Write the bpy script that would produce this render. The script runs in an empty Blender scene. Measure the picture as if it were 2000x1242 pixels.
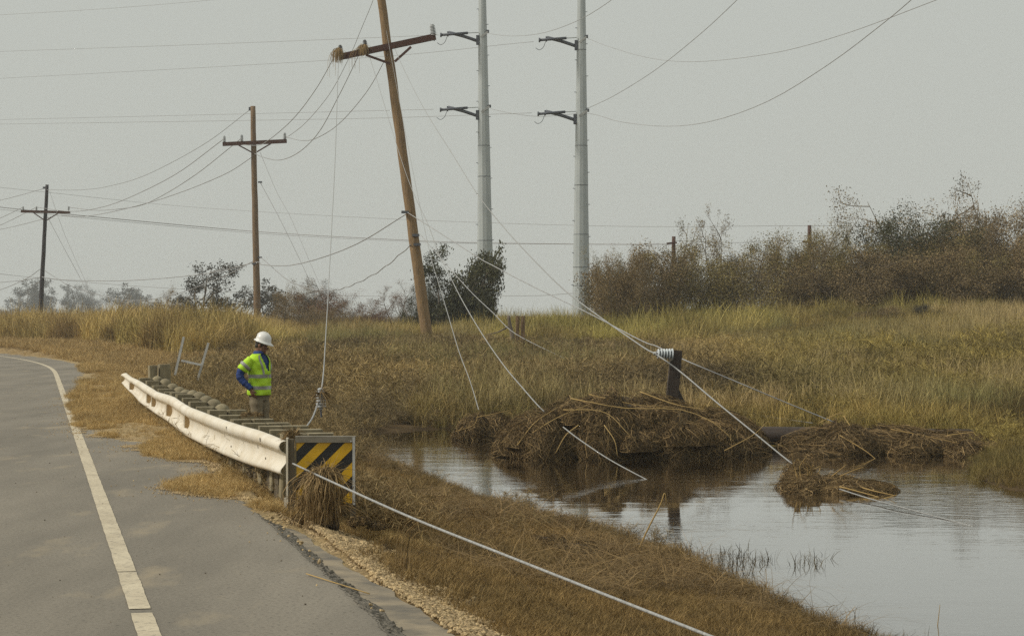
import bpy, math, random
import numpy as np
from mathutils import Vector, Matrix

random.seed(7)
RNG = np.random.default_rng(7)
scene = bpy.context.scene
COL = scene.collection

# ------------------------------------------------------------------ camera, sky, sun, exposure
F, EYE = 4000.0, 1.4                       # focal length in pixels of the 2000 px wide photograph, eye height
cam = bpy.data.cameras.new('camera')
cam.sensor_width = 36.0
cam.lens = 36.0 * F / 2000.0
cam.shift_y = -6.0 / 2000.0
cam.clip_start, cam.clip_end = 0.2, 6000
cam_o = bpy.data.objects.new('camera', cam)
cam_o.location = (0, 0, EYE)
cam_o.rotation_euler = (math.radians(90), 0, 0)
COL.objects.link(cam_o)
scene.camera = cam_o

SUN_EL, SUN_AZ = math.radians(42), math.radians(-99)     # azimuth clockwise from +Y (view direction)
world = bpy.data.worlds.new('World')
scene.world = world
world.use_nodes = True
wn = world.node_tree.nodes; wl = world.node_tree.links
wn.clear()
wo = wn.new('ShaderNodeOutputWorld'); bg = wn.new('ShaderNodeBackground')
sky = wn.new('ShaderNodeTexSky'); sky.sky_type = 'NISHITA'; sky.sun_disc = False
sky.sun_elevation = SUN_EL; sky.sun_rotation = SUN_AZ
sky.dust_density = 6.0; sky.air_density = 1.0; sky.ozone_density = 1.0
mixw = wn.new('ShaderNodeMix'); mixw.data_type = 'RGBA'
mixw.inputs[0].default_value = 0.93            # a closed pale overcast deck over the clear sky
mixw.inputs[7].default_value = (5.32, 5.50, 5.06, 1)
wl.new(sky.outputs[0], mixw.inputs[6]); wl.new(mixw.outputs[2], bg.inputs[0])
bg.inputs[1].default_value = 0.1
wl.new(bg.outputs[0], wo.inputs[0])

sun = bpy.data.lights.new('sun', 'SUN')
sun.energy = 2.5; sun.angle = math.radians(8); sun.color = (1.0, 0.94, 0.84)
sun_o = bpy.data.objects.new('sun', sun)
sd = Vector((math.sin(SUN_AZ) * math.cos(SUN_EL), math.cos(SUN_AZ) * math.cos(SUN_EL), math.sin(SUN_EL)))
sun_o.rotation_euler = sd.to_track_quat('Z', 'Y').to_euler()
sun_o.location = (-30, -20, 40)
COL.objects.link(sun_o)

vs = scene.view_settings
vs.view_transform = 'Standard'; vs.look = 'None'; vs.exposure = 0.0; vs.gamma = 1.0
vs.use_curve_mapping = False
cy = scene.cycles
cy.use_denoising = False
cy.max_bounces = 6; cy.diffuse_bounces = 3; cy.glossy_bounces = 3; cy.transparent_max_bounces = 8
cy.volume_bounces = 2
cy.caustics_reflective = False; cy.caustics_refractive = False

# ------------------------------------------------------------------ helpers
def P(px, py, Y):
    """world point seen at photo pixel (px, py) when it stands Y metres away"""
    return np.array(((px - 1000.0) / F * Y, Y, EYE - (py - 615.0) / F * Y))

def hash2(ix, iy, seed):
    h = (ix.astype(np.int64) * 374761393 + iy.astype(np.int64) * 668265263 + seed * 974711) & 0x7fffffff
    h = ((h ^ (h >> 13)) * 1274126177) & 0x7fffffff
    h = (h ^ (h >> 16)) & 0x7fffffff
    return h / 0x7fffffff

def vnoise(x, y, seed=0):
    x = np.asarray(x, float); y = np.asarray(y, float)
    ix = np.floor(x); iy = np.floor(y); fx = x - ix; fy = y - iy
    fx = fx * fx * (3 - 2 * fx); fy = fy * fy * (3 - 2 * fy)
    a = hash2(ix, iy, seed); b = hash2(ix + 1, iy, seed); c = hash2(ix, iy + 1, seed); d = hash2(ix + 1, iy + 1, seed)
    return (a * (1 - fx) + b * fx) * (1 - fy) + (c * (1 - fx) + d * fx) * fy

def fbm(x, y, seed=0, n=4):
    s = 0; a = 0.5; t = 0
    for k in range(n):
        s = s + a * vnoise(np.asarray(x) * 2 ** k, np.asarray(y) * 2 ** k, seed + k * 17); t += a; a *= .5
    return s / t

def sm(t):
    t = np.clip(t, 0, 1)
    return t * t * (3 - 2 * t)

class MB:
    """collects geometry; build() makes one mesh object of it"""
    def __init__(self):
        self.v = []; self.f = []; self.n = 0; self.col = []; self.usecol = False
    def add(self, verts, faces, col=None):
        verts = np.asarray(verts, float).reshape(-1, 3)
        b = self.n
        self.v.append(verts); self.n += len(verts)
        self.f.extend([tuple(int(i) + b for i in q) for q in faces])
        c = np.ones((len(verts), 1)) if col is None else np.broadcast_to(np.asarray(col, float).reshape(-1, 1), (len(verts), 1))
        self.col.append(c)
        if col is not None: self.usecol = True
    def box(self, c, size, R=None):
        h = np.array(size) / 2.0
        p = np.array([[x, y, z] for x in (-1, 1) for y in (-1, 1) for z in (-1, 1)], float) * h
        if R is not None: p = p @ np.asarray(R).T
        self.add(p + np.asarray(c), [(0, 1, 3, 2), (4, 6, 7, 5), (0, 4, 5, 1), (2, 3, 7, 6), (0, 2, 6, 4), (1, 5, 7, 3)])
    def bar(self, a, b, w, h, up=(0, 0, 1)):
        a = np.asarray(a, float); b = np.asarray(b, float)
        d = b - a; L = np.linalg.norm(d); d = d / L
        s = np.cross(d, up); s /= (np.linalg.norm(s) + 1e-9); u = np.cross(s, d)
        R = np.stack([d, s, u], 1)
        self.box((a + b) / 2, (L, w, h), R)
    def tube(self, pts, rad, n=8, cap=True, col=None):
        pts = np.asarray(pts, float); m = len(pts)
        rad = np.broadcast_to(np.asarray(rad, float), (m,))
        t = np.gradient(pts, axis=0); t /= (np.linalg.norm(t, axis=1, keepdims=True) + 1e-9)
        ref = np.array((0, 0, 1.0)) if abs(t[:, 2]).mean() < .8 else np.array((1.0, 0, 0))
        s = np.cross(t, ref); s /= (np.linalg.norm(s, axis=1, keepdims=True) + 1e-9)
        u = np.cross(s, t)
        a = np.arange(n) * 2 * math.pi / n
        ring = (pts[:, None] + rad[:, None, None] * (np.cos(a)[None, :, None] * s[:, None] + np.sin(a)[None, :, None] * u[:, None])).reshape(-1, 3)
        fs = []
        for i in range(m - 1):
            for j in range(n):
                k = (j + 1) % n
                fs.append((i * n + j, i * n + k, (i + 1) * n + k, (i + 1) * n + j))
        if cap and n > 2:
            fs.append(tuple(range(n))[::-1]); fs.append(tuple((m - 1) * n + j for j in range(n)))
        self.add(ring, fs, col)
    def loft(self, rings, cap=True, closed=True):
        rings = np.asarray(rings, float); m, n, _ = rings.shape
        fs = []
        for i in range(m - 1):
            for j in range(n if closed else n - 1):
                k = (j + 1) % n
                fs.append((i * n + j, i * n + k, (i + 1) * n + k, (i + 1) * n + j))
        if cap and closed:
            fs.append(tuple(range(n))[::-1]); fs.append(tuple((m - 1) * n + j for j in range(n)))
        self.add(rings.reshape(-1, 3), fs)
    def ellipsoid(self, c, r, R=None, nu=16, nv=10):
        u = np.arange(nu) * 2 * math.pi / nu; w = np.linspace(-math.pi / 2, math.pi / 2, nv)
        rings = np.stack([np.stack([np.cos(w)[:, None] * np.cos(u)[None], np.cos(w)[:, None] * np.sin(u)[None], np.repeat(np.sin(w)[:, None], nu, 1)], -1)])[0]
        p = rings * np.asarray(r)
        if R is not None: p = p @ np.asarray(R).T
        self.loft(p + np.asarray(c), cap=True)
    def strips(self, pts, width, side, col=None):
        """many flat blades at once: pts (N,M,3), width (N,M), side (N,3)"""
        N, M, _ = pts.shape
        L = pts - side[:, None] * width[..., None] / 2; Rr = pts + side[:, None] * width[..., None] / 2
        v = np.stack([L, Rr], 2).reshape(-1, 3)
        base = (np.arange(N) * M * 2)[:, None, None]; k = (np.arange(M - 1) * 2)[None, :, None]
        q = (base + k + np.array([0, 1, 3, 2])[None, None]).reshape(-1, 4)
        c = None if col is None else np.repeat(np.asarray(col), M * 2)
        self.add_np(v, q, c)
    def add_np(self, v, q, col=None):
        self.v.append(v); b = self.n; self.n += len(v)
        if not hasattr(self, 'q'): self.q = []
        self.q.append(np.asarray(q) + b)
        self.col.append(np.ones((len(v), 1)) if col is None else np.asarray(col).reshape(-1, 1))
        if col is not None: self.usecol = True
    def mesh(self, name, mat, origin=(0, 0, 0), smooth=False):
        me = bpy.data.meshes.new(name)
        V = np.concatenate(self.v) - np.asarray(origin)
        lens = [len(f) for f in self.f]; idx = [i for f in self.f for i in f]
        qs = np.concatenate(self.q) if hasattr(self, 'q') else np.zeros((0, 4), int)
        k = qs.shape[1] if len(qs) else 4
        idx = np.concatenate([np.array(idx, np.int32), qs.reshape(-1).astype(np.int32)])
        lens = np.concatenate([np.array(lens, np.int32), np.full(len(qs), k, np.int32)])
        me.vertices.add(len(V)); me.vertices.foreach_set('co', V.astype(np.float32).ravel())
        me.loops.add(len(idx)); me.loops.foreach_set('vertex_index', idx)
        me.polygons.add(len(lens))
        me.polygons.foreach_set('loop_start', np.concatenate([[0], np.cumsum(lens)[:-1]]).astype(np.int32))
        me.polygons.foreach_set('use_smooth', np.full(len(lens), smooth))
        if self.usecol:
            at = me.attributes.new('shade', 'FLOAT', 'POINT')
            at.data.foreach_set('value', np.concatenate(self.col).astype(np.float32).ravel())
        me.update(calc_edges=True); me.validate()
        if mat is not None: me.materials.append(mat)
        return me
    def build(self, name, mat, parent=None, smooth=False, origin=None):
        V = np.concatenate(self.v)
        if parent is not None: org = wloc(parent)
        elif origin is not None: org = np.asarray(origin, float)
        else:
            lo, hi = V.min(0), V.max(0); org = np.array(((lo[0] + hi[0]) / 2, (lo[1] + hi[1]) / 2, lo[2]))
        o = bpy.data.objects.new(name, self.mesh(name, mat, org, smooth))
        if parent is not None: o.parent = parent
        else: o.location = org
        COL.objects.link(o)
        return o

def wloc(o):
    l = np.zeros(3)
    while o is not None:
        l = l + np.array(o.location); o = o.parent
    return l

def tag(o, label=None, cat=None, group=None, kind=None):
    if label: o['label'] = label
    if cat: o['category'] = cat
    if group: o['group'] = group
    if kind: o['kind'] = kind
    return o

def thing(name, loc, label, cat, group=None):
    o = bpy.data.objects.new(name, None); o.empty_display_size = .2
    o.location = tuple(float(a) for a in loc); COL.objects.link(o)
    return tag(o, label, cat, group)

def spline(pts, n=24):
    """Catmull-Rom through the points"""
    p = np.asarray(pts, float)
    if len(p) == 2: return p[0] + (p[1] - p[0]) * np.linspace(0, 1, n)[:, None]
    q = np.concatenate([[2 * p[0] - p[1]], p, [2 * p[-1] - p[-2]]])
    out = []
    m = len(p) - 1; k = max(3, n // m)
    for i in range(m):
        t = np.linspace(0, 1, k, endpoint=(i == m - 1))[:, None]
        a, b, c, d = q[i], q[i + 1], q[i + 2], q[i + 3]
        out.append(.5 * (2 * b + (c - a) * t + (2 * a - 5 * b + 4 * c - d) * t ** 2 + (3 * b - a - 3 * c + d) * t ** 3))
    return np.concatenate(out)

# ------------------------------------------------------------------ materials
def new_mat(name):
    m = bpy.data.materials.new(name); m.use_nodes = True
    nt = m.node_tree
    return m, nt, nt.nodes['Principled BSDF']

def noise_mix(nt, c1, c2, scale, detail=6, rough=.6, coord='Object', stretch=(1, 1, 1), lo=.35, hi=.65):
    tc = nt.nodes.new('ShaderNodeTexCoord'); mp = nt.nodes.new('ShaderNodeMapping')
    mp.inputs['Scale'].default_value = stretch
    nt.links.new(tc.outputs[coord], mp.inputs[0])
    nz = nt.nodes.new('ShaderNodeTexNoise'); nz.inputs['Scale'].default_value = scale
    nz.inputs['Detail'].default_value = detail; nz.inputs['Roughness'].default_value = rough
    nt.links.new(mp.outputs[0], nz.inputs['Vector'])
    mr = nt.nodes.new('ShaderNodeMapRange'); mr.inputs[1].default_value = lo; mr.inputs[2].default_value = hi
    nt.links.new(nz.outputs[0], mr.inputs[0])
    mx = nt.nodes.new('ShaderNodeMix'); mx.data_type = 'RGBA'
    nt.links.new(mr.outputs[0], mx.inputs[0])
    for k, c in ((6, c1), (7, c2)):
        if isinstance(c, tuple): mx.inputs[k].default_value = (*c, 1)
        else: nt.links.new(c, mx.inputs[k])
    return mx.outputs[2], nz.outputs[0], mp.outputs[0]

def bump(nt, bsdf, height, strength, dist=.02):
    b = nt.nodes.new('ShaderNodeBump'); b.inputs['Strength'].default_value = strength
    b.inputs['Distance'].default_value = dist
    nt.links.new(height, b.inputs['Height']); nt.links.new(b.outputs[0], bsdf.inputs['Normal'])

def simple(name, c1, c2, scale=8, rough=.7, stretch=(1, 1, 1), bs=.3, metal=0, bd=.01, coord='Object', detail=6):
    m, nt, b = new_mat(name)
    c, h, _ = noise_mix(nt, c1, c2, scale, stretch=stretch, coord=coord, detail=detail)
    nt.links.new(c, b.inputs['Base Color'])
    b.inputs['Roughness'].default_value = rough; b.inputs['Metallic'].default_value = metal
    if bs: bump(nt, b, h, bs, bd)
    return m

M = {}
M['pole_tan'] = simple('pole_tan', (.35, .225, .105), (.15, .095, .048), 6, .8, (7, 7, .35), .8, bd=.02, detail=9)
M['pole_brown'] = simple('pole_brown', (.27, .17, .085), (.11, .072, .042), 6, .8, (7, 7, .35), .8, bd=.02, detail=9)
M['pole_dark'] = simple('pole_dark', (.035, .026, .03), (.018, .014, .016), 5, .8, (6, 6, .5), .4)
M['arm_wood'] = simple('arm_wood', (.10, .038, .024), (.055, .024, .018), 6, .8, (1, 6, 6), .4)
M['wet_wood'] = simple('wet_wood', (.058, .036, .022), (.026, .017, .011), 5, .55, (1, 7, 7), .5)
M['timber'] = simple('timber', (.31, .26, .155), (.18, .15, .09), 4, .85, (3, 3, 1), .5)
M['timber_end'] = simple('timber_end', (.085, .068, .042), (.15, .12, .075), 9, .85, (1, 1, 1), .5)
M['steel'] = simple('steel', (.50, .535, .53), (.41, .445, .445), .9, .5, (1, 1, .5), .03, .1)
M['steel_dark'] = simple('steel_dark', (.11, .12, .14), (.075, .08, .10), 3, .55, bs=.05)
M['galv'] = simple('galv', (.60, .60, .57), (.46, .46, .44), 6, .5, bs=.1, metal=.2)
M['wire'] = simple('wire', (.42, .42, .41), (.32, .32, .32), 3, .55, bs=0)
M['wire_dark'] = simple('wire_dark', (.38, .38, .38), (.30, .30, .30), 3, .6, bs=0)
M['wire_far'] = simple('wire_far', (.34, .34, .34), (.28, .28, .28), 3, .6, bs=0)
M['rope'] = simple('rope', (.44, .44, .42), (.24, .24, .23), 60, .5, (1, 1, 1), .4, .1)
M['porcelain'] = simple('porcelain', (.55, .57, .57), (.38, .40, .41), 6, .3, bs=.05)
M['porcelain_pale'] = simple('porcelain_pale', (.66, .70, .71), (.52, .56, .58), 6, .25, bs=.03)
M['porcelain_dark'] = simple('porcelain_dark', (.16, .165, .165), (.10, .10, .105), 6, .35, bs=.05)
M['rail'] = simple('rail', (.80, .74, .62), (.68, .60, .46), 2.6, .55, (1, 1, 2.2), .12, bd=.004, detail=10)
M['panel_black'] = simple('panel_black', (.013, .013, .014), (.020, .019, .017), 9, .5, bs=.05)
M['panel_yellow'] = simple('panel_yellow', (.74, .44, .010), (.62, .36, .010), 8, .45, bs=.05)
M['panel_grey'] = simple('panel_grey', (.24, .215, .165), (.17, .15, .11), 14, .7, bs=.1)
M['reflector'] = simple('reflector', (.48, .34, .17), (.36, .25, .12), 20, .5, bs=.05)
M['bolt'] = simple('bolt', (.10, .06, .03), (.06, .04, .02), 20, .6, bs=0)
M['paint'] = None
M['rock'] = simple('rock', (.46, .33, .17), (.30, .21, .11), 25, .85, bs=.3)
M['hat'] = simple('hat', (.82, .81, .77), (.76, .75, .71), 7, .3, bs=.02)
M['lime'] = simple('lime', (.54, .84, .025), (.43, .72, .015), 9, .7, bs=.5, bd=.02)
M['reflective'] = simple('reflective', (.36, .36, .33), (.28, .28, .26), 15, .4, bs=.1)
M['shirt'] = simple('shirt', (.012, .045, .20), (.008, .028, .13), 9, .8, bs=.5, bd=.02)
M['khaki'] = simple('khaki', (.25, .205, .125), (.175, .14, .085), 7, .85, bs=.6, bd=.02)
M['skin'] = simple('skin', (.27, .135, .08), (.20, .095, .058), 12, .55, bs=.05)
M['hair'] = simple('hair', (.05, .042, .035), (.03, .025, .02), 40, .7, bs=.4)
M['boot'] = simple('boot', (.06, .04, .025), (.03, .02, .014), 10, .7, bs=.2)
M['mud'] = simple('mud', (.042, .027, .013), (.022, .014, .008), 6, .9, bs=1.0, bd=.05)
M['bark'] = simple('bark', (.22, .175, .13), (.11, .088, .065), 4, .9, (2, 2, .5), .4)
M['bark_pale'] = simple('bark_pale', (.30, .25, .19), (.20, .165, .12), 4, .9, (2, 2, .5), .4)
M['scrap'] = simple('scrap', (.46, .42, .33), (.33, .29, .21), 6, .85, bs=.3)

def shade_mat(name, ca, cb, rough=.8, transl=.0):
    """colour varies from piece to piece by the 'shade' attribute (0..1)"""
    m, nt, b = new_mat(name)
    a = nt.nodes.new('ShaderNodeAttribute'); a.attribute_name = 'shade'
    mx = nt.nodes.new('ShaderNodeMix'); mx.data_type = 'RGBA'
    mx.inputs[6].default_value = (*ca, 1); mx.inputs[7].default_value = (*cb, 1)
    nt.links.new(a.outputs['Fac'], mx.inputs[0]); nt.links.new(mx.outputs[2], b.inputs['Base Color'])
    b.inputs['Roughness'].default_value = rough
    b.inputs['Specular IOR Level'].default_value = .2
    return m

M['straw'] = shade_mat('straw', (.085, .057, .026), (.42, .29, .135))
M['straw_dark'] = shade_mat('straw_dark', (.055, .037, .017), (.36, .245, .11))
M['reed'] = shade_mat('reed', (.50, .35, .14), (.36, .24, .09))
M['leaf_brown'] = shade_mat('leaf_brown', (.062, .045, .022), (.34, .245, .118))
M['leaf_olive'] = shade_mat('leaf_olive', (.075, .06, .022), (.31, .245, .09))
M['leaf_green'] = shade_mat('leaf_green', (.035, .037, .018), (.105, .102, .046))
M['leaf_grey'] = shade_mat('leaf_grey', (.030, .028, .022), (.075, .068, .052))
M['leaf_red'] = shade_mat('leaf_red', (.09, .055, .036), (.24, .13, .08))

# grass: colour handed over by each clump, varied from blade to blade
def grass_material():
    m, nt, b = new_mat('grass_blades')
    a = nt.nodes.new('ShaderNodeAttribute'); a.attribute_type = 'INSTANCER'; a.attribute_name = 'tint'
    s = nt.nodes.new('ShaderNodeAttribute'); s.attribute_name = 'shade'
    mr = nt.nodes.new('ShaderNodeMapRange'); mr.inputs[3].default_value = .55; mr.inputs[4].default_value = 1.5
    nt.links.new(s.outputs['Fac'], mr.inputs[0])
    vm = nt.nodes.new('ShaderNodeVectorMath'); vm.operation = 'SCALE'
    nt.links.new(a.outputs['Color'], vm.inputs[0]); nt.links.new(mr.outputs[0], vm.inputs['Scale'])
    nt.links.new(vm.outputs[0], b.inputs['Base Color'])
    b.inputs['Roughness'].default_value = .75; b.inputs['Specular IOR Level'].default_value = .2
    return m
M['grass'] = grass_material()

# ------------------------------------------------------------------ plan of the place: road and water
def edge_path():
    th = math.atan(.233); x, y = -1.58, 8.93
    pts = []
    # back along the straight
    d = np.array((-math.sin(th), math.cos(th)))
    s0 = -70
    p = np.array((x, y)) + d * s0
    s = s0; out = []
    while s < 230:
        out.append((p[0], p[1], th, s))
        k = 0.0
        if s > 38: k = .0076 * min(1, (s - 38) / 8)
        if th > 1.25: k = 0
        th += k * .5
        p = p + np.array((-math.sin(th), math.cos(th))) * .5
        s += .5
    return np.array(out)
EP = edge_path()
EPX, EPY, EPT, EPS = EP.T

def road_pt(s, o):
    s = np.asarray(s, float)
    x = np.interp(s, EPS, EPX); y = np.interp(s, EPS, EPY); t = np.interp(s, EPS, EPT)
    return x + np.cos(t) * o, y + np.sin(t) * o

SHOULDER = 1.05
WATER_Z = -0.9
LAKE = np.array([(14.0, -30), (10.3, -20), (5.7, 0), (3.9, 8), (2.9, 12.5), (2.5, 14.7), (2.24, 15.4), (2.04, 16.3), (1.85, 18.2), (1.6, 19.8),
                 (.9, 22.2), (-.25, 24.5), (-.95, 26.7), (-1.5, 29.2), (-2.15, 32), (-2.75, 35), (-3.2, 37.6), (-3.35, 38.9), (-2.75, 40.4), (-1.3, 41.3),
                 (.4, 41.0), (2.2, 39.8), (3.6, 38.6), (4.8, 37.8), (6.2, 37.2), (7.4, 36.0), (7.5, 33.0), (7.0, 30.6), (6.45, 28.6), (6.5, 27.2), (7.3, 26.0),
                 (9.5, 24.6), (14, 22.5), (40, 18), (40, -30)])
POOL = np.array([(8.5, 37.4), (9.6, 36.6), (12, 36.4), (14.5, 37.6), (12.5, 39.0), (9.6, 38.7)])

def poly_sdf(poly, x, y):
    """negative inside"""
    x = np.asarray(x, float); y = np.asarray(y, float)
    d = np.full(x.shape, 1e9); ins = np.zeros(x.shape, bool)
    n = len(poly)
    for i in range(n):
        ax, ay = poly[i]; bx, by = poly[(i + 1) % n]
        ex, ey = bx - ax, by - ay
        t = np.clip(((x - ax) * ex + (y - ay) * ey) / (ex * ex + ey * ey), 0, 1)
        d = np.minimum(d, np.hypot(x - ax - t * ex, y - ay - t * ey))
        c = ((ay > y) != (by > y))
        with np.errstate(divide='ignore', invalid='ignore'):
            ins ^= c & (x < (bx - ax) * (y - ay) / (by - ay if by != ay else 1e-9) + ax)
    return np.where(ins, -d, d)

def road_field(x, y):
    """signed offset from the white edge line (right positive) and run along it"""
    sh = np.shape(x); x = np.ravel(x); y = np.ravel(y)
    o = np.empty(len(x)); s = np.empty(len(x))
    X, Y, T, S = EPX[::4], EPY[::4], EPT[::4], EPS[::4]
    for a in range(0, len(x), 40000):
        xx = x[a:a + 40000, None]; yy = y[a:a + 40000, None]
        k = np.argmin((xx - X) ** 2 + (yy - Y) ** 2, 1)
        dx = x[a:a + 40000] - X[k]; dy = y[a:a + 40000] - Y[k]; t = T[k]
        o[a:a + 40000] = dx * np.cos(t) + dy * np.sin(t)
        s[a:a + 40000] = S[k] - dx * np.sin(t) + dy * np.cos(t)
    return o.reshape(sh), s.reshape(sh)

def fields(x, y):
    o, s = road_field(x, y)
    dw = np.minimum(poly_sdf(LAKE, x, y), poly_sdf(POOL, x, y))
    dw = dw + .35 * (fbm(np.asarray(x) * .9, np.asarray(y) * .6, 5) - .5) * np.clip(1.2 - np.abs(dw) / 3, 0, 1)
    return o, s, dw

MAN = (-3.95, 32.0)
def height(x, y, f=None):
    x = np.asarray(x, float); y = np.asarray(y, float)
    o, s, dw = fields(x, y) if f is None else f
    dr = o - SHOULDER
    zb = -.93 + .22 * (1 - np.exp(-np.clip(dw, 0, None) / 1.2)) + .95 * sm(dw / 40)
    hill = 1.05 * sm((x - 4) / 16) * sm((y - 46) / 42) * (1 - sm((y - 130) / 120) * .6)
    zb = zb + hill + .25 * (fbm(x * .12, y * .12, 9) - .5) * sm(dw / 12)
    u = np.clip((dr - .35) / 3.75, 0, 1)
    zr = -.05 - .86 * u ** .8 * (1 - .0 * u)
    # far round the bend the verge stays level
    lvl = sm((s - 42) / 25)
    zr = zr * (1 - lvl) + lvl * (-.05 - .3 * sm((dr - 4) / 14) - .9 * sm((dr - 22) / 12))
    k = 8.0
    m = np.maximum(zb, zr)
    z = m + np.log(np.exp(np.clip(k * (zb - m), -50, 0)) + np.exp(np.clip(k * (zr - m), -50, 0))) / k * .35
    z = np.where(dw < 0, WATER_Z - .03 + np.clip(dw, -2, 0) * .35, z)
    z = np.where((dw >= 0) & (z < WATER_Z + .015), WATER_Z + .015, z)
    z = z - .2 * np.exp(-((x - MAN[0]) ** 2 + (y - MAN[1]) ** 2) / 1.6)
    z = z + .05 * (fbm(x * 1.7, y * 1.7, 3) - .5) * sm(dr / .6) * sm(dw / .5)
    # under the carriageway
    left = sm((-o - 7.6) / .8)
    z = np.where(o < SHOULDER + .30, np.minimum(z, -.075), z)
    z = np.where(o < -7.6, -.075 - .25 * left + .3 * sm((-o - 14) / 40), z)
    return z

def gz(x, y):
    return float(height(np.array([x]), np.array([y]))[0])

# ------------------------------------------------------------------ ground
def axis(parts):
    out = [parts[0][0]]
    for a, b, st in parts:
        n = max(1, int(round((b - a) / st)))
        out.extend(list(a + (b - a) * (np.arange(n) + 1) / n))
    return np.array(out)

gx = axis([(-1500, -300, 150), (-300, -60, 15), (-60, -14, 1.0), (-14, 12, .2), (12, 60, 1.0), (60, 300, 15), (300, 1500, 150)])
gy = axis([(-60, 5, 2.0), (5, 46, .2), (46, 110, .8), (110, 300, 5), (300, 1500, 100)])
GX, GY = np.meshgrid(gx, gy)
fl = fields(GX, GY)
GZ = height(GX, GY, fl)
def grid_faces(nx, ny):
    i = np.arange(nx - 1)[None]; j = np.arange(ny - 1)[:, None]
    a = (j * nx + i)
    return np.stack([a, a + 1, a + 1 + nx, a + nx], -1).reshape(-1, 4)
g = MB()
g.add_np(np.stack([GX, GY, GZ], -1).reshape(-1, 3), grid_faces(len(gx), len(gy)))

def soil_colour(o, s, dw, x, y):
    """0 wet mud, 1 gravelly tan"""
    dr = o - SHOULDER
    gravel = np.clip(1.15 - dr / .75, 0, 1)
    return gravel
g.col = [np.clip(1.2 - (fl[0] - SHOULDER) / .9, 0, 1).reshape(-1, 1)]; g.usecol = True

def ground_material():
    m, nt, b = new_mat('ground_soil')
    c1, h1, _ = noise_mix(nt, (.10, .066, .030), (.055, .037, .018), 1.3, coord='Object')
    c2, h2, _ = noise_mix(nt, (.37, .265, .13), (.20, .14, .07), 14, coord='Object', detail=8)
    a = nt.nodes.new('ShaderNodeAttribute'); a.attribute_name = 'shade'
    ad = nt.nodes.new('ShaderNodeMath'); ad.operation = 'MULTIPLY_ADD'
    nt.links.new(h1, ad.inputs[0]); ad.inputs[1].default_value = .8; nt.links.new(a.outputs['Fac'], ad.inputs[2])
    mr = nt.nodes.new('ShaderNodeMapRange'); mr.inputs[1].default_value = .75; mr.inputs[2].default_value = 1.15
    nt.links.new(ad.outputs[0], mr.inputs[0])
    mx = nt.nodes.new('ShaderNodeMix'); mx.data_type = 'RGBA'
    nt.links.new(mr.outputs[0], mx.inputs[0]); nt.links.new(c1, mx.inputs[6]); nt.links.new(c2, mx.inputs[7])
    nt.links.new(mx.outputs[2], b.inputs['Base Color']); b.inputs['Roughness'].default_value = .95
    b.inputs['Specular IOR Level'].default_value = .15
    bump(nt, b, h2, .8, .03)
    return m
M['ground'] = ground_material()
tag(g.build('ground', M['ground'], smooth=True, origin=(0, 0, 0)), kind='structure')

# ------------------------------------------------------------------ water
def water_material():
    m, nt, b = new_mat('water')
    b.inputs['Base Color'].default_value = (.030, .019, .009, 1)
    b.inputs['Roughness'].default_value = .035
    b.inputs['IOR'].default_value = 1.5
    tc = nt.nodes.new('ShaderNodeTexCoord')
    def nz(scale, st, det):
        mp = nt.nodes.new('ShaderNodeMapping'); mp.inputs['Scale'].default_value = st
        nt.links.new(tc.outputs['Object'], mp.inputs[0])
        n = nt.nodes.new('ShaderNodeTexNoise'); n.inputs['Scale'].default_value = scale; n.inputs['Detail'].default_value = det
        nt.links.new(mp.outputs[0], n.inputs['Vector'])
        return n.outputs[0]
    fine = nz(9.0, (.45, 1, 1), 3); patch = nz(.22, (.5, 1, 1), 2); swell = nz(1.6, (.4, 1, 1), 2)
    mr = nt.nodes.new('ShaderNodeMapRange'); mr.inputs[1].default_value = .42; mr.inputs[2].default_value = .62
    mr.inputs[3].default_value = .12; mr.inputs[4].default_value = 1.0
    nt.links.new(patch, mr.inputs[0])
    mu = nt.nodes.new('ShaderNodeMath'); mu.operation = 'MULTIPLY'
    nt.links.new(fine, mu.inputs[0]); nt.links.new(mr.outputs[0], mu.inputs[1])
    ad = nt.nodes.new('ShaderNodeMath'); ad.operation = 'MULTIPLY_ADD'
    nt.links.new(swell, ad.inputs[0]); ad.inputs[1].default_value = .9; nt.links.new(mu.outputs[0], ad.inputs[2])
    bump(nt, b, ad.outputs[0], .16, .022)
    b.inputs['Coat Weight'].default_value = 1.0; b.inputs['Coat IOR'].default_value = 1.33; b.inputs['Coat Roughness'].default_value = .03
    nt.links.new(b.inputs['Normal'].links[0].from_socket, b.inputs['Coat Normal'])
    return m
M['water'] = water_material()
w = MB()
for poly in (LAKE, POOL):
    # a sheet that reaches a little under the banks
    c = poly.mean(0)
    lo = poly.min(0) - 1.0; hi = poly.max(0) + 1.0
    w.add([(lo[0], lo[1], WATER_Z), (hi[0], lo[1], WATER_Z), (hi[0], hi[1], WATER_Z), (lo[0], hi[1], WATER_Z)], [(0, 1, 2, 3)])
    break
tag(w.build('water', M['water'], origin=(0, 0, WATER_Z)), kind='structure')

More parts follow.
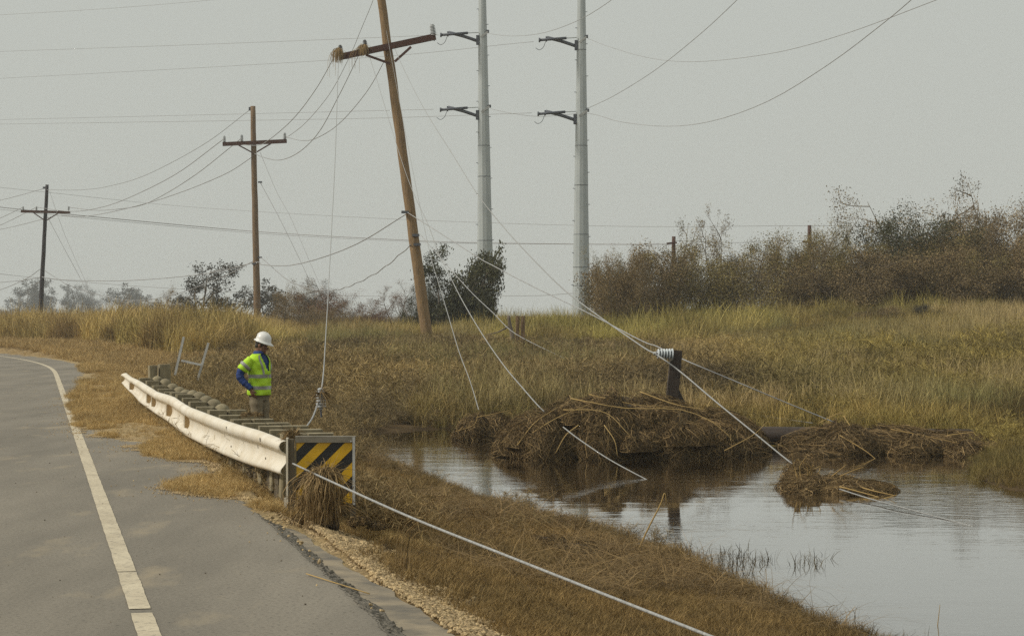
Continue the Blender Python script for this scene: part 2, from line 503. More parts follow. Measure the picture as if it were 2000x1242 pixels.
# ------------------------------------------------------------------ road
def asphalt_material():
    m, nt, b = new_mat('asphalt')
    c1, h1, _ = noise_mix(nt, (.175, .156, .125), (.255, .226, .18), 1.1, coord='Object', detail=6, stretch=(1, .22, 1))
    c2, h2, v = noise_mix(nt, c1, (.12, .108, .088), 45, coord='Object', detail=5, lo=.50, hi=.72)
    c3, h3, _ = noise_mix(nt, c2, (.34, .28, .19), 2.2, coord='Object', detail=9, lo=.56, hi=.80, stretch=(1, .35, 1))
    vo = nt.nodes.new('ShaderNodeTexVoronoi'); vo.inputs['Scale'].default_value = 9.0
    nt.links.new(v, vo.inputs['Vector'])
    mr = nt.nodes.new('ShaderNodeMapRange'); mr.inputs[1].default_value = .05; mr.inputs[2].default_value = .085
    nt.links.new(vo.outputs['Distance'], mr.inputs[0])
    rnd = nt.nodes.new('ShaderNodeMath'); rnd.operation = 'GREATER_THAN'; rnd.inputs[1].default_value = .86
    sp = nt.nodes.new('ShaderNodeSeparateColor'); nt.links.new(vo.outputs['Color'], sp.inputs[0]); nt.links.new(sp.outputs[0], rnd.inputs[0])
    inv = nt.nodes.new('ShaderNodeMath'); inv.operation = 'SUBTRACT'; inv.inputs[0].default_value = 1; nt.links.new(mr.outputs[0], inv.inputs[1])
    mu = nt.nodes.new('ShaderNodeMath'); mu.operation = 'MULTIPLY'; nt.links.new(inv.outputs[0], mu.inputs[0]); nt.links.new(rnd.outputs[0], mu.inputs[1])
    mx = nt.nodes.new('ShaderNodeMix'); mx.data_type = 'RGBA'; mx.inputs[7].default_value = (.06, .055, .045, 1)
    nt.links.new(mu.outputs[0], mx.inputs[0]); nt.links.new(c3, mx.inputs[6])
    nt.links.new(mx.outputs[2], b.inputs['Base Color']); b.inputs['Roughness'].default_value = .85
    b.inputs['Specular IOR Level'].default_value = .25
    bump(nt, b, h2, .35, .006)
    return m
M['asphalt'] = asphalt_material()
M['asphalt_old'] = simple('asphalt_old', (.13, .115, .09), (.30, .245, .165), 5, .9, bs=.5, bd=.02, detail=9)
M['asphalt_edge'] = simple('asphalt_edge', (.11, .10, .08), (.23, .20, .155), 40, .95, bs=1.0, bd=.02, detail=8)

S = axis([(-70, 0, 2), (0, 20, .12), (20, 70, .5), (70, 228, 2)])
def edge_off(s, seed, amp):
    return amp * (fbm(s * 1.3, s * 0 + .5, seed, 5) - .5) * 2
eo = SHOULDER + edge_off(S, 31, .05)
def strip(offs, zs, sarr=S):
    """offs: list of arrays or numbers, zs likewise"""
    rows = []
    for o, z in zip(offs, zs):
        x, y = road_pt(sarr, o + 0 * sarr); rows.append(np.stack([x, y, z + 0 * sarr], -1))
    return np.stack(rows, 1)
def strip_mb(rows):
    m = MB(); n, k, _ = rows.shape
    m.add_np(rows.reshape(-1, 3), grid_faces(k, n)); return m
rows = strip([-8.3, -8.2] + [-8.2 + i * .9 for i in range(1, 11)] + [eo - .04, eo], [-.08, 0] + [0] * 10 + [0, -.004])
road = tag(strip_mb(rows).build('road', M['asphalt'], origin=(0, 0, 0)), kind='structure')
# crumbled dark edge, then the lip of the old pavement lying lower
S2 = axis([(-12, -2, .2), (-2, 9, .025), (9, 12, .1)])
e2 = SHOULDER + np.interp(S2, S, edge_off(S, 31, .05))
cw = .07 + .07 * fbm(S2 * 2.2, S2 * 0, 77, 4)
rj = np.random.default_rng(8)
def jit(a): return rj.normal(0, a, len(S2))
rows = strip([e2 - .012 + jit(.006)] + [e2 + cw * k_ + jit(.008) for k_ in (.12, .3, .5, .7, .88)] + [e2 + cw + .01], [-.001] + [-.008 - .034 * k_ + jit(.006) for k_ in (.12, .3, .5, .7, .88)] + [-.050], S2)
strip_mb(rows).build('broken_edge', M['asphalt_edge'], parent=road)
lip = np.clip(.23 - .035 * np.clip(S2 - 0, 0, None), .02, .3) + edge_off(S2, 44, .06)
rows = strip([e2 + cw, e2 + cw + lip * .6, e2 + cw + np.maximum(lip, .02), e2 + cw + np.maximum(lip, .02) + .02], [-.045, -.048, -.052, -.11], S2)
strip_mb(rows).build('old_pavement_lip', M['asphalt_old'], parent=road)

def paint_material():
    m, nt, b = new_mat('line_paint')
    c1, h1, v = noise_mix(nt, (.60, .52, .37), (.47, .40, .28), 3, coord='Object')
    c2, h2, _ = noise_mix(nt, c1, (.24, .21, .16), 26, coord='Object', detail=8, lo=.52, hi=.70)
    nt.links.new(c2, b.inputs['Base Color']); b.inputs['Roughness'].default_value = .7
    bump(nt, b, h2, .2, .004)
    return m
M['paint'] = paint_material()
# the white edge line in its painted lengths: a gap near the camera, silt over it farther on
for k, (a, b_) in enumerate([(-60, .70), (.84, 2.27), (2.295, 62), (62, 228)]):
    Sx = axis([(a, b_, .03 if b_ < 5 and a > -5 else (.1 if b_ < 70 else 2))])
    hw = .052 + edge_off(Sx * 6, 61 + k, .006)
    jag = np.zeros_like(Sx)
    strip_mb(strip([-hw - .0, hw], [.004, .004], Sx)).build('edge_line', M['paint'], parent=road)
# yellow centre line across the carriageway, outside the picture
strip_mb(strip([-3.65, -3.55], [.004, .004], S)).build('centre_line', M['panel_yellow'], parent=road)

# silt, gravel and matted grass washed over the shoulder
SY = np.array([5, 12.5, 14, 15.2, 15.9, 16.5, 17.0, 17.5, 18.8, 19.6, 20.6, 21.6, 22.3, 22.8, 24, 27, 33, 36, 40, 46, 52, 60, 75])
SO = np.array([2.8, 2.4, 1.25, 1.0, .46, .28, .65, 1.0, 1.05, .7, .42, .42, .6, .25, -.02, -.1, -.06, .15, .28, .45, .65, .85, .95])
def silt_edge(s):
    y = np.interp(s, EPS, EPY)
    return np.interp(y, SY, SO)
Ss = axis([(-8, 5, .2), (5, 36, .05), (36, 70, .2)]); So = axis([(-.5, 1.9, .035)])
SS, OO = np.meshgrid(Ss, So, indexing='ij')
X, Y = road_pt(SS, OO)
mask = (OO - silt_edge(SS)) + .55 * (fbm(X * 2.0, Y * .9, 21, 5) - .5)
zz = -.007 + .030 * sm(mask / .8 + .15) * (.6 + .8 * fbm(X * 3, Y * 3, 14)) - .05 * sm((-mask - .05) / .3) + .016 * (fbm(X * 9, Y * 7, 15, 4) - .5)
zz = np.where(OO > 1.2, np.minimum(zz, -.02 - (OO - 1.2) * .45), zz)
sb = MB(); sb.add_np(np.stack([X, Y, zz], -1).reshape(-1, 3), grid_faces(len(So), len(Ss)))
def silt_material():
    m, nt, b = new_mat('silt')
    c1, h1, _ = noise_mix(nt, (.52, .39, .205), (.34, .245, .115), 2.5, coord='Object')
    c2, h2, _ = noise_mix(nt, c1, (.13, .10, .06), 30, coord='Object', detail=9, lo=.44, hi=.66)
    nt.links.new(c2, b.inputs['Base Color']); b.inputs['Roughness'].default_value = .95
    b.inputs['Specular IOR Level'].default_value = .15
    bump(nt, b, h2, .9, .02); return m
M['silt'] = silt_material()
tag(sb.build('silt', M['silt'], smooth=True, origin=(0, 0, 0)), 'tan silt and gravel washed over the road shoulder', 'silt', kind='stuff')

def road_surface(x, y):
    """what a thing at x, y stands on: the road or the ground"""
    o, s = road_field(np.array([x]), np.array([y]))
    return 0.0 if -8.2 < o[0] < SHOULDER else gz(x, y)

# ------------------------------------------------------------------ guardrail
def rail_y(px): return 2.185 / ((px - 1000) / F + .254)
RPX = np.array([570, 566, 510, 445, 381, 345, 313, 284, 262, 249, 246])
RT = np.array([861, 861, 839, 820, 796, 776, 765, 747, 737.6, 728, 729.])
RB = np.array([928, 928, 911.6, 887, 855, 831, 808, 787.5, 766.6, 753, 750.])
RY = rail_y(RPX); RX = (RPX - 1000) / F * RY
RZT = EYE - (RT - 615) / F * RY; RZB = EYE - (RB - 615) / F * RY
def rail_at(y):
    return np.interp(y, RY, RX), np.interp(y, RY, RZT), np.interp(y, RY, RZB)
prof = np.array([(.030, 1), (.052, .985), (.072, .95), (.084, .90), (.087, .83), (.083, .76), (.070, .70), (.050, .65), (.036, .61), (.030, .55), (.028, .48),
                 (.030, .41), (.036, .34), (.048, .28), (.062, .22), (.072, .16), (.076, .11), (.073, .07), (.064, .03), (.045, 0)])
guard = thing('guardrail', (RX[0] - .2, RY[0], 0), 'long bent cream guardrail on timber posts along the road shoulder', 'guardrail')
ys_all = np.linspace(RY[0], RY[-1], 120)
cuts = [0, 24, 50, 76, 100, 119]
for k in range(5):
    seg = ys_all[cuts[k]:cuts[k + 1] + (2 if k < 4 else 1)]
    m = MB(); front = []; back = []
    for y in seg:
        x, zt, zb_ = rail_at(y)
        x = x + .008 * math.sin(y * .83) + .004 * math.sin(y * 2.1)
        off = prof[:, 0] + .008 - .002 * k
        nx, ny = -.969, -.246
        zz_ = zb_ + (zt - zb_) * prof[:, 1] + .003 * math.sin(y * 1.3 + .4)
        front.append(np.stack([x + nx * off, y + ny * off, zz_], -1))
        back.append(np.stack([x + nx * (off - .006), y + ny * (off - .006), zz_], -1)[::-1])
    rings = np.concatenate([np.array(front), np.array(back)], 1)
    m.loft(rings)
    m.build('beam_section', M['rail'], guard, smooth=True)
# bolts and slots on the beam
for ib, y in enumerate((16.0, 16.55, 17.5, 18.3, 18.9, 19.6, 20.4, 21.9, 22.9)):
    for hfrac, off in (((.56, .033),) if ib % 3 else ((.84, .089), (.30, .046))):
        x, zt, zb_ = rail_at(y)
        m = MB(); c = (x - .969 * off, y - .246 * off, zb_ + (zt - zb_) * hfrac)
        m.bar((c[0], c[1] + .01, c[2] - .014), (c[0], c[1] - .01, c[2] + .014), .007, .006, up=(1, 0, 0)); m.build('bolt', M['bolt'], guard)
# reflector brackets in the trough
for px in (265, 300, 310, 340, 377):
    y = float(rail_y(px)); x, zt, zb_ = rail_at(y); zc = (zt + zb_) / 2
    h = (zt - zb_) * .27; w_ = .095
    m = MB()
    c = np.array((x, y, zc)); sx = np.array((-1, -.1, 0))
    pts = [c + (0, 0, -h), c + sx * w_ + (0, 0, -h * .75), c + sx * w_ + (0, 0, h * .75), c + (0, 0, h)]
    pts = [p + np.array((0, d, 0)) for d in (-.004, .004) for p in pts]
    m.add(pts, [(0, 1, 2, 3), (7, 6, 5, 4), (0, 4, 5, 1), (1, 5, 6, 2), (2, 6, 7, 3), (3, 7, 4, 0)])
    r = m.build('reflector', M['reflector'], guard)
    m = MB(); m.bar(c + sx * w_ * .97 + (0, -.006, -h * .78), c + sx * w_ * .97 + (0, -.006, h * .78), .012, .004, up=(0, 1, 0)); m.build('reflector_edge', M['rail'], r)

def rough_box(c, size, R=None, seed=0, j=.006, nz=4):
    """a sawn timber: bevelled long edges, slightly uneven"""
    m = MB(); hx, hy, hz = np.array(size) / 2; b = .012
    sec = np.array([(-hx + b, -hy), (hx - b, -hy), (hx, -hy + b), (hx, hy - b), (hx - b, hy), (-hx + b, hy), (-hx, hy - b), (-hx, -hy + b)])
    rg = np.random.default_rng(seed); rings = []
    for z in np.linspace(-hz, hz, nz):
        q = sec + rg.normal(0, j, sec.shape)
        rings.append(np.column_stack([q, np.full(8, z)]))
    rings = np.array(rings)
    if R is not None: rings = rings @ np.asarray(R).T
    m.loft(rings + np.asarray(c)); return m

def rotz(a):
    c, s = math.cos(a), math.sin(a); return np.array(((c, -s, 0), (s, c, 0), (0, 0, 1.)))

POSTS = [15.55, 16.15, 16.85, 17.85, 18.85, 19.8, 20.85, 22.0, 22.8, 23.6, 24.4, 25.2, 26.1, 27.0, 28.0, 29.2, 30.6]
for i, y in enumerate(POSTS):
    x, zt, zb_ = rail_at(y)
    top = float(zt) + (.02 if y > 15.8 else .03) + random.uniform(-.012, .012)
    a = math.atan(.254) + random.uniform(-.05, .05)
    # blockout behind the beam
    m = rough_box((x + .105, y, (top + .02) / 2), (.19, .15, top - .02 + .0), rotz(a), i)
    m.build('block', M['timber'], guard)
    if y < 21.4:
        lo = -.55
        m = rough_box((x + .30, y + .07, (top + lo) / 2), (.20, .15, top - lo), rotz(a), i + 50); m.build('post', M['timber'], guard)
        m = rough_box((x + .30, y + .015, -.1), (.10, .06, .8), rotz(a), i + 90); m.build('stiffener', M['timber_end'], guard)
    else:
        lo = -.55; r = .088
        zz_ = np.array([lo, top - .10, top - .04, top - .008, top + .018, top + .03])
        rr = np.array([r * 1.05, r, r * .97, r * .84, r * .5, .01])
        cx, cy = x + .28, y + .05; top += .045
        ang = np.arange(14) * 2 * math.pi / 14
        rings = np.array([np.stack([cx + q * np.cos(ang), cy + q * np.sin(ang), np.full(14, z)], -1) for z, q in zip(zz_, rr)])
        m = MB(); m.loft(rings); m.build('round_post', M['timber'], guard, smooth=True)
# lower timber plank wall that backs the rail
for i, y in enumerate(np.arange(15.3, 22.0, .34)):
    x, zt, zb_ = rail_at(y)
    h = .20 + .05 * random.random()
    m = rough_box((x + .06 + random.uniform(-.01, .01), y, h / 2 - .12), (.05, .30 - .04 * random.random(), h + .22), rotz(math.atan(.254)), i + 300)
    m.build('plank', M['timber_end'], guard)
# far terminal post, taller than the rest
x, zt, zb_ = rail_at(30.6)
t = thing('timber_post', (x + .24, 31.5, gz(x + .24, 31.5)), 'tall squared timber post at the far end of the guardrail', 'post')
rough_box((x + .24, 31.5, .10), (.17, .2, 1.08), rotz(.3), 991).build('shaft', M['timber'], t)
rough_box((x + .08, 31.4, .25), (.12, .16, .75), rotz(.3), 992).build('block', M['timber'], t)

# ------------------------------------------------------------------ striped marker at the rail's near end
YM = 14.78
x0, z1 = P(577, 853, YM)[0], P(577, 853, YM)[2]
x1, z0 = P(694, 985, YM)[0], P(694, 985, YM)[2]
mk = thing('hazard_marker', ((x0 + x1) / 2, YM, 0), 'square yellow and black striped hazard marker at the guardrail end', 'marker')
m = MB(); m.box(((x0 + x1) / 2, YM, (z0 + z1) / 2), (x1 - x0 - .014, .006, z1 - z0 - .01)); panel = m.build('panel', M['panel_black'], mk)
ztop = z1 - .042
def clip(poly, inside, cut):
    out = []
    for i in range(len(poly)):
        a, b = poly[i], poly[(i + 1) % len(poly)]
        ia, ib = inside(a), inside(b)
        if ia: out.append(a)
        if ia != ib: out.append(cut(a, b))
    return out
rect = (x0 + .008, x1 - .022, z0 + .01, ztop)
for k in range(-1, 5):
    c0 = -.037 + .193 * k; c1 = c0 + .098          # band where (x - left) + (top - z) lies between
    L_, R_, B_, T_ = rect
    poly = [(L_, B_), (R_, B_), (R_, T_), (L_, T_)]
    g_ = lambda p: (p[0] - L_) + (T_ - p[1])
    def cutter(val):
        def f(a, b):
            t_ = (val - g_(a)) / (g_(b) - g_(a)); return (a[0] + (b[0] - a[0]) * t_, a[1] + (b[1] - a[1]) * t_)
        return f
    poly = clip(poly, lambda p: g_(p) >= c0, cutter(c0))
    if len(poly) > 2: poly = clip(poly, lambda p: g_(p) <= c1, cutter(c1))
    if len(poly) > 2:
        m = MB(); n = len(poly)
        fr = [(p[0], YM - .0062, p[1]) for p in poly]; bk = [(p[0], YM - .0032, p[1]) for p in poly]
        m.add(fr + bk, [tuple(range(n))] + [(i, (i + 1) % n, n + (i + 1) % n, n + i) for i in range(n)])
        m.build('stripe', M['panel_yellow'], panel)
m = MB(); m.box(((x0 + x1) / 2, YM - .012, z1 - .020), (x1 - x0, .012, .040)); m.box(((x0 + x1) / 2, YM + .02, z1 + .002), (x1 - x0 + .004, .075, .005)); m.build('top_flange', M['panel_grey'], mk)
m = MB(); m.box((x1 - .010, YM - .014, (z0 + z1) / 2), (.018, .014, z1 - z0)); m.build('side_flange', M['galv'], mk)
m = MB(); m.box((x0 - .03, YM + .0, (z1 - .02) / 2 - .03), (.038, .05, z1 + .05)); m.build('post', M['timber_end'], mk)
m = MB(); m.box((x0 - .056, YM - .02, z1 / 2 + .02), (.014, .05, z1 - .05)); m.box((x0 - .068, YM - .035, .05), (.02, .018, .07)); m.build('end_plate', M['rail'], mk)
m = MB(); m.box((x1 - .02, YM + .03, -.05), (.04, .04, .5)); m.build('post', M['timber_end'], mk)
for zz_ in (z1 - .03,):
    m = MB(); m.tube([(x1 - .03, YM - .028, zz_), (x1 - .03, YM - .016, zz_)], .006, 8); m.build('bolt', M['galv'], mk)

# ------------------------------------------------------------------ utility poles
def pole_shaft(m, base, top, r0, r1, n=14, seg=18, seed=0):
    rg = np.random.default_rng(seed)
    t = np.linspace(0, 1, seg)[:, None]
    pts = np.asarray(base) + (np.asarray(top) - np.asarray(base)) * t
    pts[1:-1, :2] += rg.normal(0, r0 * .035, (seg - 2, 2))
    m.tube(pts, (r0 + (r1 - r0) * t[:, 0]) * (1 + rg.normal(0, .012, seg)), n)

def insulator(base, axis_, L, r, parent, mat, n=7, neck=.5):
    """ribbed porcelain post on a pin"""
    base = np.asarray(base, float); ax = np.asarray(axis_, float); ax /= np.linalg.norm(ax)
    prof_ = [(0, r * .35), (.06, r * .35), (.08, r * .6)]
    for k in range(n):
        a = .10 + .80 * k / n; s = .80 / n
        q = r * (1 - .18 * k / n)
        prof_ += [(a, q * neck), (a + s * .25, q), (a + s * .6, q * .92), (a + s * .8, q * neck)]
    prof_ += [(.92, r * .55), (.97, r * .5), (1, r * .2)]
    m = MB(); m.tube([base + ax * L * a for a, _ in prof_], [b for _, b in prof_], 12)
    o = m.build('insulator', mat, parent, smooth=False)
    m = MB(); m.tube([base - ax * L * .35, base + ax * L * .02], r * .18, 6); m.build('pin', M['steel_dark'], o)
    return o

# leaning tan pole
YL = 80.0
bL = P(839, 690, YL); tL = P(730, -110, YL)
lean = thing('utility_pole', bL, 'tall tan wooden utility pole leaning left, tufts of grass on its crossarm', 'utility pole')
m = MB(); pole_shaft(m, bL + (bL - tL) * .06, tL, .235, .155, 18, 26, 3); m.build('shaft', M['pole_tan'], lean, smooth=True)
def pole_at(py, Y=YL):
    t = (py - 690) / (-110 - 690.); return bL + (tL - bL) * t
a = P(663, 112, YL - .25); b = P(851, 72, YL - .25)
m = MB(); m.bar(a, b, .16, .24); m.build('crossarm', M['arm_wood'], lean)
for q, e in (((715, 108), (762, 125)), ((803, 92), (771, 121))):
    m = MB(); m.bar(P(*q, YL - .36), P(*e, YL - .30), .05, .09); m.build('brace', M['arm_wood'], lean)
up = np.array((-.14, 0, .99))
ins1 = insulator(P(847, 72, YL - .25), up, .50, .13, lean, M['porcelain'])
ins2 = insulator(P(715, 100, YL - .25), up, .44, .11, lean, M['porcelain_dark'])
ins3 = insulator(P(667, 110, YL - .25), up, .44, .11, lean, M['porcelain_dark'])
for py in (415, 460, 478):
    p = pole_at(py) + np.array((-.2 if py == 415 else .1, -.2, 0)); m = MB(); m.box(p, (.28, .14, .1)); m.build('bracket', M['steel_dark'], lean)

# straight brown pole
Y2 = 129.0
b2 = P(504, 668, Y2); t2 = P(494, 208, Y2)
pol2 = thing('utility_pole', b2, 'brown wooden utility pole behind the worker, with a straight crossarm', 'utility pole')
m = MB(); pole_shaft(m, b2 - (0, 0, .6), t2, .24, .155, 14, 22, 5); m.build('shaft', M['pole_brown'], pol2, smooth=True)
m = MB(); m.bar(P(435, 282, Y2 - .25), P(560, 276, Y2 - .25), .16, .24); m.build('crossarm', M['arm_wood'], pol2)
for q, e in (((466, 284), (494, 299)), ((532, 279), (502, 297))):
    m = MB(); m.bar(P(*q, Y2 - .36), P(*e, Y2 - .3), .05, .08); m.build('brace', M['arm_wood'], pol2)
for px, py in ((438, 279), (472, 277), (556, 273)): insulator(P(px, py, Y2 - .25), (0, 0, 1), .44, .12, pol2, M['porcelain'])
m = MB(); m.box(P(489, 213, Y2), (.2, .1, .22)); m.build('top_clamp', M['steel_dark'], pol2)
for py in (356, 503, 515): m = MB(); m.box(P(508 if py < 510 else 496, py, Y2 - .15), (.25, .12, .1)); m.build('bracket', M['steel_dark'], pol2)

# small dark pole at the left
Y3 = 160.0
b3 = P(77, 634, Y3); t3 = P(92, 361, Y3)
pol3 = thing('utility_pole', b3, 'thin black utility pole at the left beyond the road bend', 'utility pole')
m = MB(); pole_shaft(m, b3 - (0, 0, .5), t3, .20, .13, 12, 18, 6); m.build('shaft', M['pole_dark'], pol3, smooth=True)
m = MB(); m.bar(P(41, 413, Y3 - .25), P(137, 415, Y3 - .25), .15, .2); m.build('crossarm', M['arm_wood'], pol3)
for q, e in (((66, 416), (86, 430)), ((113, 417), (92, 430))):
    m = MB(); m.bar(P(*q, Y3 - .34), P(*e, Y3 - .3), .05, .08); m.build('brace', M['arm_wood'], pol3)
for px in (45, 71, 134): insulator(P(px, 411, Y3 - .25), (0, 0, 1), .32, .10, pol3, M['porcelain'], 5)
m = MB(); m.box(P(87, 367, Y3), (.25, .1, .16)); m.build('top_clamp', M['steel_dark'], pol3)

# two far poles behind the thicket
for (px, top, bot, lab) in ((1581, 440, 640, 'distant brown pole rising above the thicket, wires at its top'),
                            (1316, 462, 640, 'distant short brown pole stub rising from the brush left of another pole')):
    Yp = 128.0; bb = P(px - 1, bot, Yp); tt = P(px, top, Yp)
    o = thing('utility_pole', bb, lab, 'utility pole')
    m = MB(); pole_shaft(m, bb - (0, 0, .3), tt, .14, .12, 10, 12, px); m.build('shaft', M['arm_wood'], o, smooth=True)
    m = MB(); m.bar(P(px - 14, top + (32 if px > 1400 else 14), Yp - .2), P(px + 6, top + (34 if px > 1400 else 12), Yp - .2), .10, .12); m.build('bracket', M['arm_wood'], o)

# ------------------------------------------------------------------ tall steel poles
def steel_pole(base_px, top_px, Y, r0, r1, arms, joints, label):
    bz = gz((base_px - 1000) / F * Y, Y)
    base = np.array(((base_px - 1000) / F * Y, Y, bz - .2))
    at0 = P(top_px, 0, Y)
    k = 1.30; top = base + (at0 - base) * k
    o = thing('steel_pole', (base[0], base[1], bz), label, 'steel pole')
    n = 12; ang = np.arange(n) * 2 * math.pi / n + .26
    def ctr(z): return base + (at0 - base) * ((z - base[2]) / (at0[2] - base[2]))
    def rad(z): return r0 + (r1 - r0) * (z - base[2]) / (at0[2] - base[2])
    zs = [base[2]] + sorted([EYE - (py - 615) / F * Y for py in joints]) + [top[2]]
    for i in range(len(zs) - 1):
        a, b = zs[i], zs[i + 1] - .012
        rings = [np.stack([ctr(z)[0] + (rad(z) - .006 * (i % 2)) * np.cos(ang), ctr(z)[1] + (rad(z) - .006 * (i % 2)) * np.sin(ang), np.full(n, z)], -1) for z in (a, (a + b) / 2, b)]
        m = MB(); m.loft(rings); m.build('shaft_section', M['steel'], o)
        if i:
            m = MB(); m.loft([np.stack([ctr(z)[0] + (rad(z) + .008) * np.cos(ang), ctr(z)[1] + (rad(z) + .008) * np.sin(ang), np.full(n, z)], -1) for z in (a - .012, a + .012)]); m.build('band', M['steel_dark'], o)
    # step bolts on both flanks
    z = base[2] + 3.0; i = 0
    while z < top[2] - .5:
        c = ctr(z); a_ = ang[0] if i % 2 else ang[5]; d = np.array((math.cos(a_), math.sin(a_) * .3 - .4, 0)); d /= np.linalg.norm(d)
        m = MB(); m.tube([c + d * rad(z) * .95, c + d * (rad(z) + .10)], .018, 5); m.build('step_bolt', M['steel_dark'], o)
        z += .9; i += 1
    for py, w0 in arms:
        c = ctr(EYE - (py - 615) / F * Y); q = c[0] * F / Y + 1000
        e = rad(c[2]) * F / Y
        # bracket and braced line post, end clamp, pale hardware on the pole face
        m = MB(); m.box(P(q - e - 1, py + 13, Y - .1), (.16, .25, .55)); m.build('arm_bracket', M['steel_dark'], o)
        m = MB(); m.tube(spline([P(q - e, py + 15, Y - .1), P(q - e - 30, py + 5, Y - .25), P(q - e - 58, py - 2, Y - .4)], 8), .095, 10)
        st = m.build('line_post', M['steel_dark'], o, smooth=True)
        m = MB(); m.tube([P(q - e - 59, py - 4, Y - .4), P(q - e - 59, py + 6, Y - .4)], .05, 6); m.build('clamp', M['steel_dark'], st)
        m = MB(); m.tube([P(q - e - 73, py + 3, Y - .6), P(q - e - 20, py - 1, Y - .3)], .078, 10)
        br = m.build('brace_insulator', M['steel_dark'], o, smooth=True)
        m = MB(); m.tube([P(q - e - 20, py - 1, Y - .3), P(q - e + 1, py - 2, Y - .2)], .028, 6); m.build('rod', M['steel'], br)
        m = MB(); m.tube([P(q - e - 74, py + 3, Y - .6), P(q - e - 71, py + 3, Y - .6)], .13, 10); m.build('end_cap', M['steel_dark'], br)
        m = MB(); m.tube(spline([P(q - e - 60, py + 5, Y - .45), P(q - e - 65, py + 17, Y - .5), P(q - e - 73, py + 22, Y - .5), P(q - e - 80, py + 18, Y - .5)], 12), .016, 5); m.build('jumper', M['steel_dark'], o)
        m = MB(); m.bar(P(q - e * .35, py + 7, Y - rad(c[2]) - .06), P(q + e * 1.05, py - 4, Y - rad(c[2]) * .6 - .1), .05, .11); m.build('face_plate', M['galv'], o)
        m = MB(); m.box(P(q + e + 1, py - 4, Y - .15), (.16, .2, .16)); m.build('lug', M['steel_dark'], o)
    return o
steel_pole(949, 942, 120, .54, .238, [(66, 0), (212, 0)], (285, 345, 470), 'left of the two tall grey steel transmission poles, behind dark trees')
steel_pole(1135, 1135.5, 115, .53, .235, [(76, 0), (220, 0)], (98, 285, 362, 458, 522, 558), 'right of the two tall grey steel transmission poles, rising from reeds')

# ------------------------------------------------------------------ fallen pole in the water
YF = 36.3
pz = P(1540, 851, YF)
fall = thing('fallen_pole', (2.9, YF, WATER_Z), 'fallen dark wooden pole in the water, its crossarm sticking up', 'fallen pole')
m = MB(); pole_shaft(m, P(1180, 846, YF + .2), P(1900, 856, YF - .8), .15, .165, 14, 16, 8); m.build('shaft', M['wet_wood'], fall, smooth=True)
a = P(1304, 860, YF - .25); b = P(1321.5, 684, YF - .25)
m = rough_box((0, 0, 0), (.205, .15, float(np.linalg.norm(b - a))), None, 4, .003)
d = (b - a) / np.linalg.norm(b - a); sx = np.cross((0, 1, 0), d); sx = sx / np.linalg.norm(sx)
Rm = np.stack([sx, np.array((0, 1., 0)), d], 1)
m.v = [v @ Rm.T + (a + b) / 2 for v in m.v]; m.build('crossarm', M['wet_wood'], fall)
m = MB(); m.bar(P(1322, 762, YF - .1), P(1352, 825, YF - .05), .06, .07); m.build('brace', M['wet_wood'], fall)
ia = P(1315, 693, YF - .40); ib_ = P(1282, 690.5, YF - .44)
m = MB(); m.tube([ia, ib_], .058, 10); ino = m.build('insulator', M['porcelain_dark'], fall, smooth=True)  # dark core colour paints the shade in the grooves between the pale skirts
for k in range(6):
    q0 = ia + (ib_ - ia) * (k + .22) / 6.2; dq = (ib_ - ia) * .105
    m = MB(); m.tube([q0, q0 + dq * .3, q0 + dq * .75, q0 + dq], [.062, .112 - .005 * k, .108 - .005 * k, .062], 16); m.build('skirt', M['porcelain_pale'], ino, smooth=False)
m = MB(); m.tube([P(1276, 690, YF - .3), P(1286, 690.5, YF - .3)], .03, 8); m.build('end_clamp', M['galv'], fall)

# ------------------------------------------------------------------ wires
def wire(pts, wpx, label, name='wire', mat='wire', group=None, n=30, sides=6, cat='wire'):
    """pts: (px, py, Y); wpx: width in photo pixels"""
    q = spline([P(*p) for p in pts], n)
    yy = q[:, 1]
    if isinstance(wpx, tuple): r = np.interp(np.linspace(0, 1, len(q)), np.linspace(0, 1, len(wpx)), wpx) * yy / F / 2 * .66
    else: r = .68 * wpx * np.mean(yy) / F / 2 * np.ones(len(q))
    m = MB(); m.tube(q, r, sides)
    o = m.build(name, M[mat], None, smooth=True)
    return tag(o, label, cat, group)

D = YL - .3
# thick cable running from the rail end to the camera's right
wire([(572, 905, 14.6), (640, 937, 13.7), (800, 1009, 11.9), (1000, 1089, 10.4), (1200, 1168, 9.1), (1400, 1247, 8.05), (1560, 1310, 7.3)], (5.2, 6.5, 8, 9, 10.5, 11.5),
     'thick pale cable running from the striped marker down over the near bank', 'cable', 'rope', cat='cable', n=60, sides=10)
wire([(662, 108, D), (660, 150, 76), (655, 300, 62), (645, 500, 44), (636, 660, 28), (631, 735, 21.5), (624, 775, 19.2), (612, 812, 18), (598, 834, 17.2)], (1.4, 1.8, 2.2, 2.8, 4, 5.2, 5.6),
     'pale wire dropping from the leaning pole to the guardrail posts', 'power_line', 'rope', n=60)
wire([(714, 96, D), (722, 112, D), (761, 239, 72), (788, 325, 67), (810, 383, 63), (837, 441, 59), (855, 492, 56), (874, 530, 54), (904, 589, 51), (944, 656, 46.5), (985, 715, 43), (1022, 759, 40.5), (1050, 791, 38.5), (1075, 815, 36)], (1.2, 1.6, 2.4, 3.4, 4),
     'pale wire slanting from the leaning pole crossarm to the big debris mound', 'power_line', 'rope', n=70)
wire([(1100, 834, 31.9), (1130, 857, 31.0), (1190, 897, 29.9), (1268, 939, 28.6), (1290, 949, 28.2)], (4, 3.6, 3.2), 'pale wire end slanting from the debris mound into the water', 'power_line', 'rope')
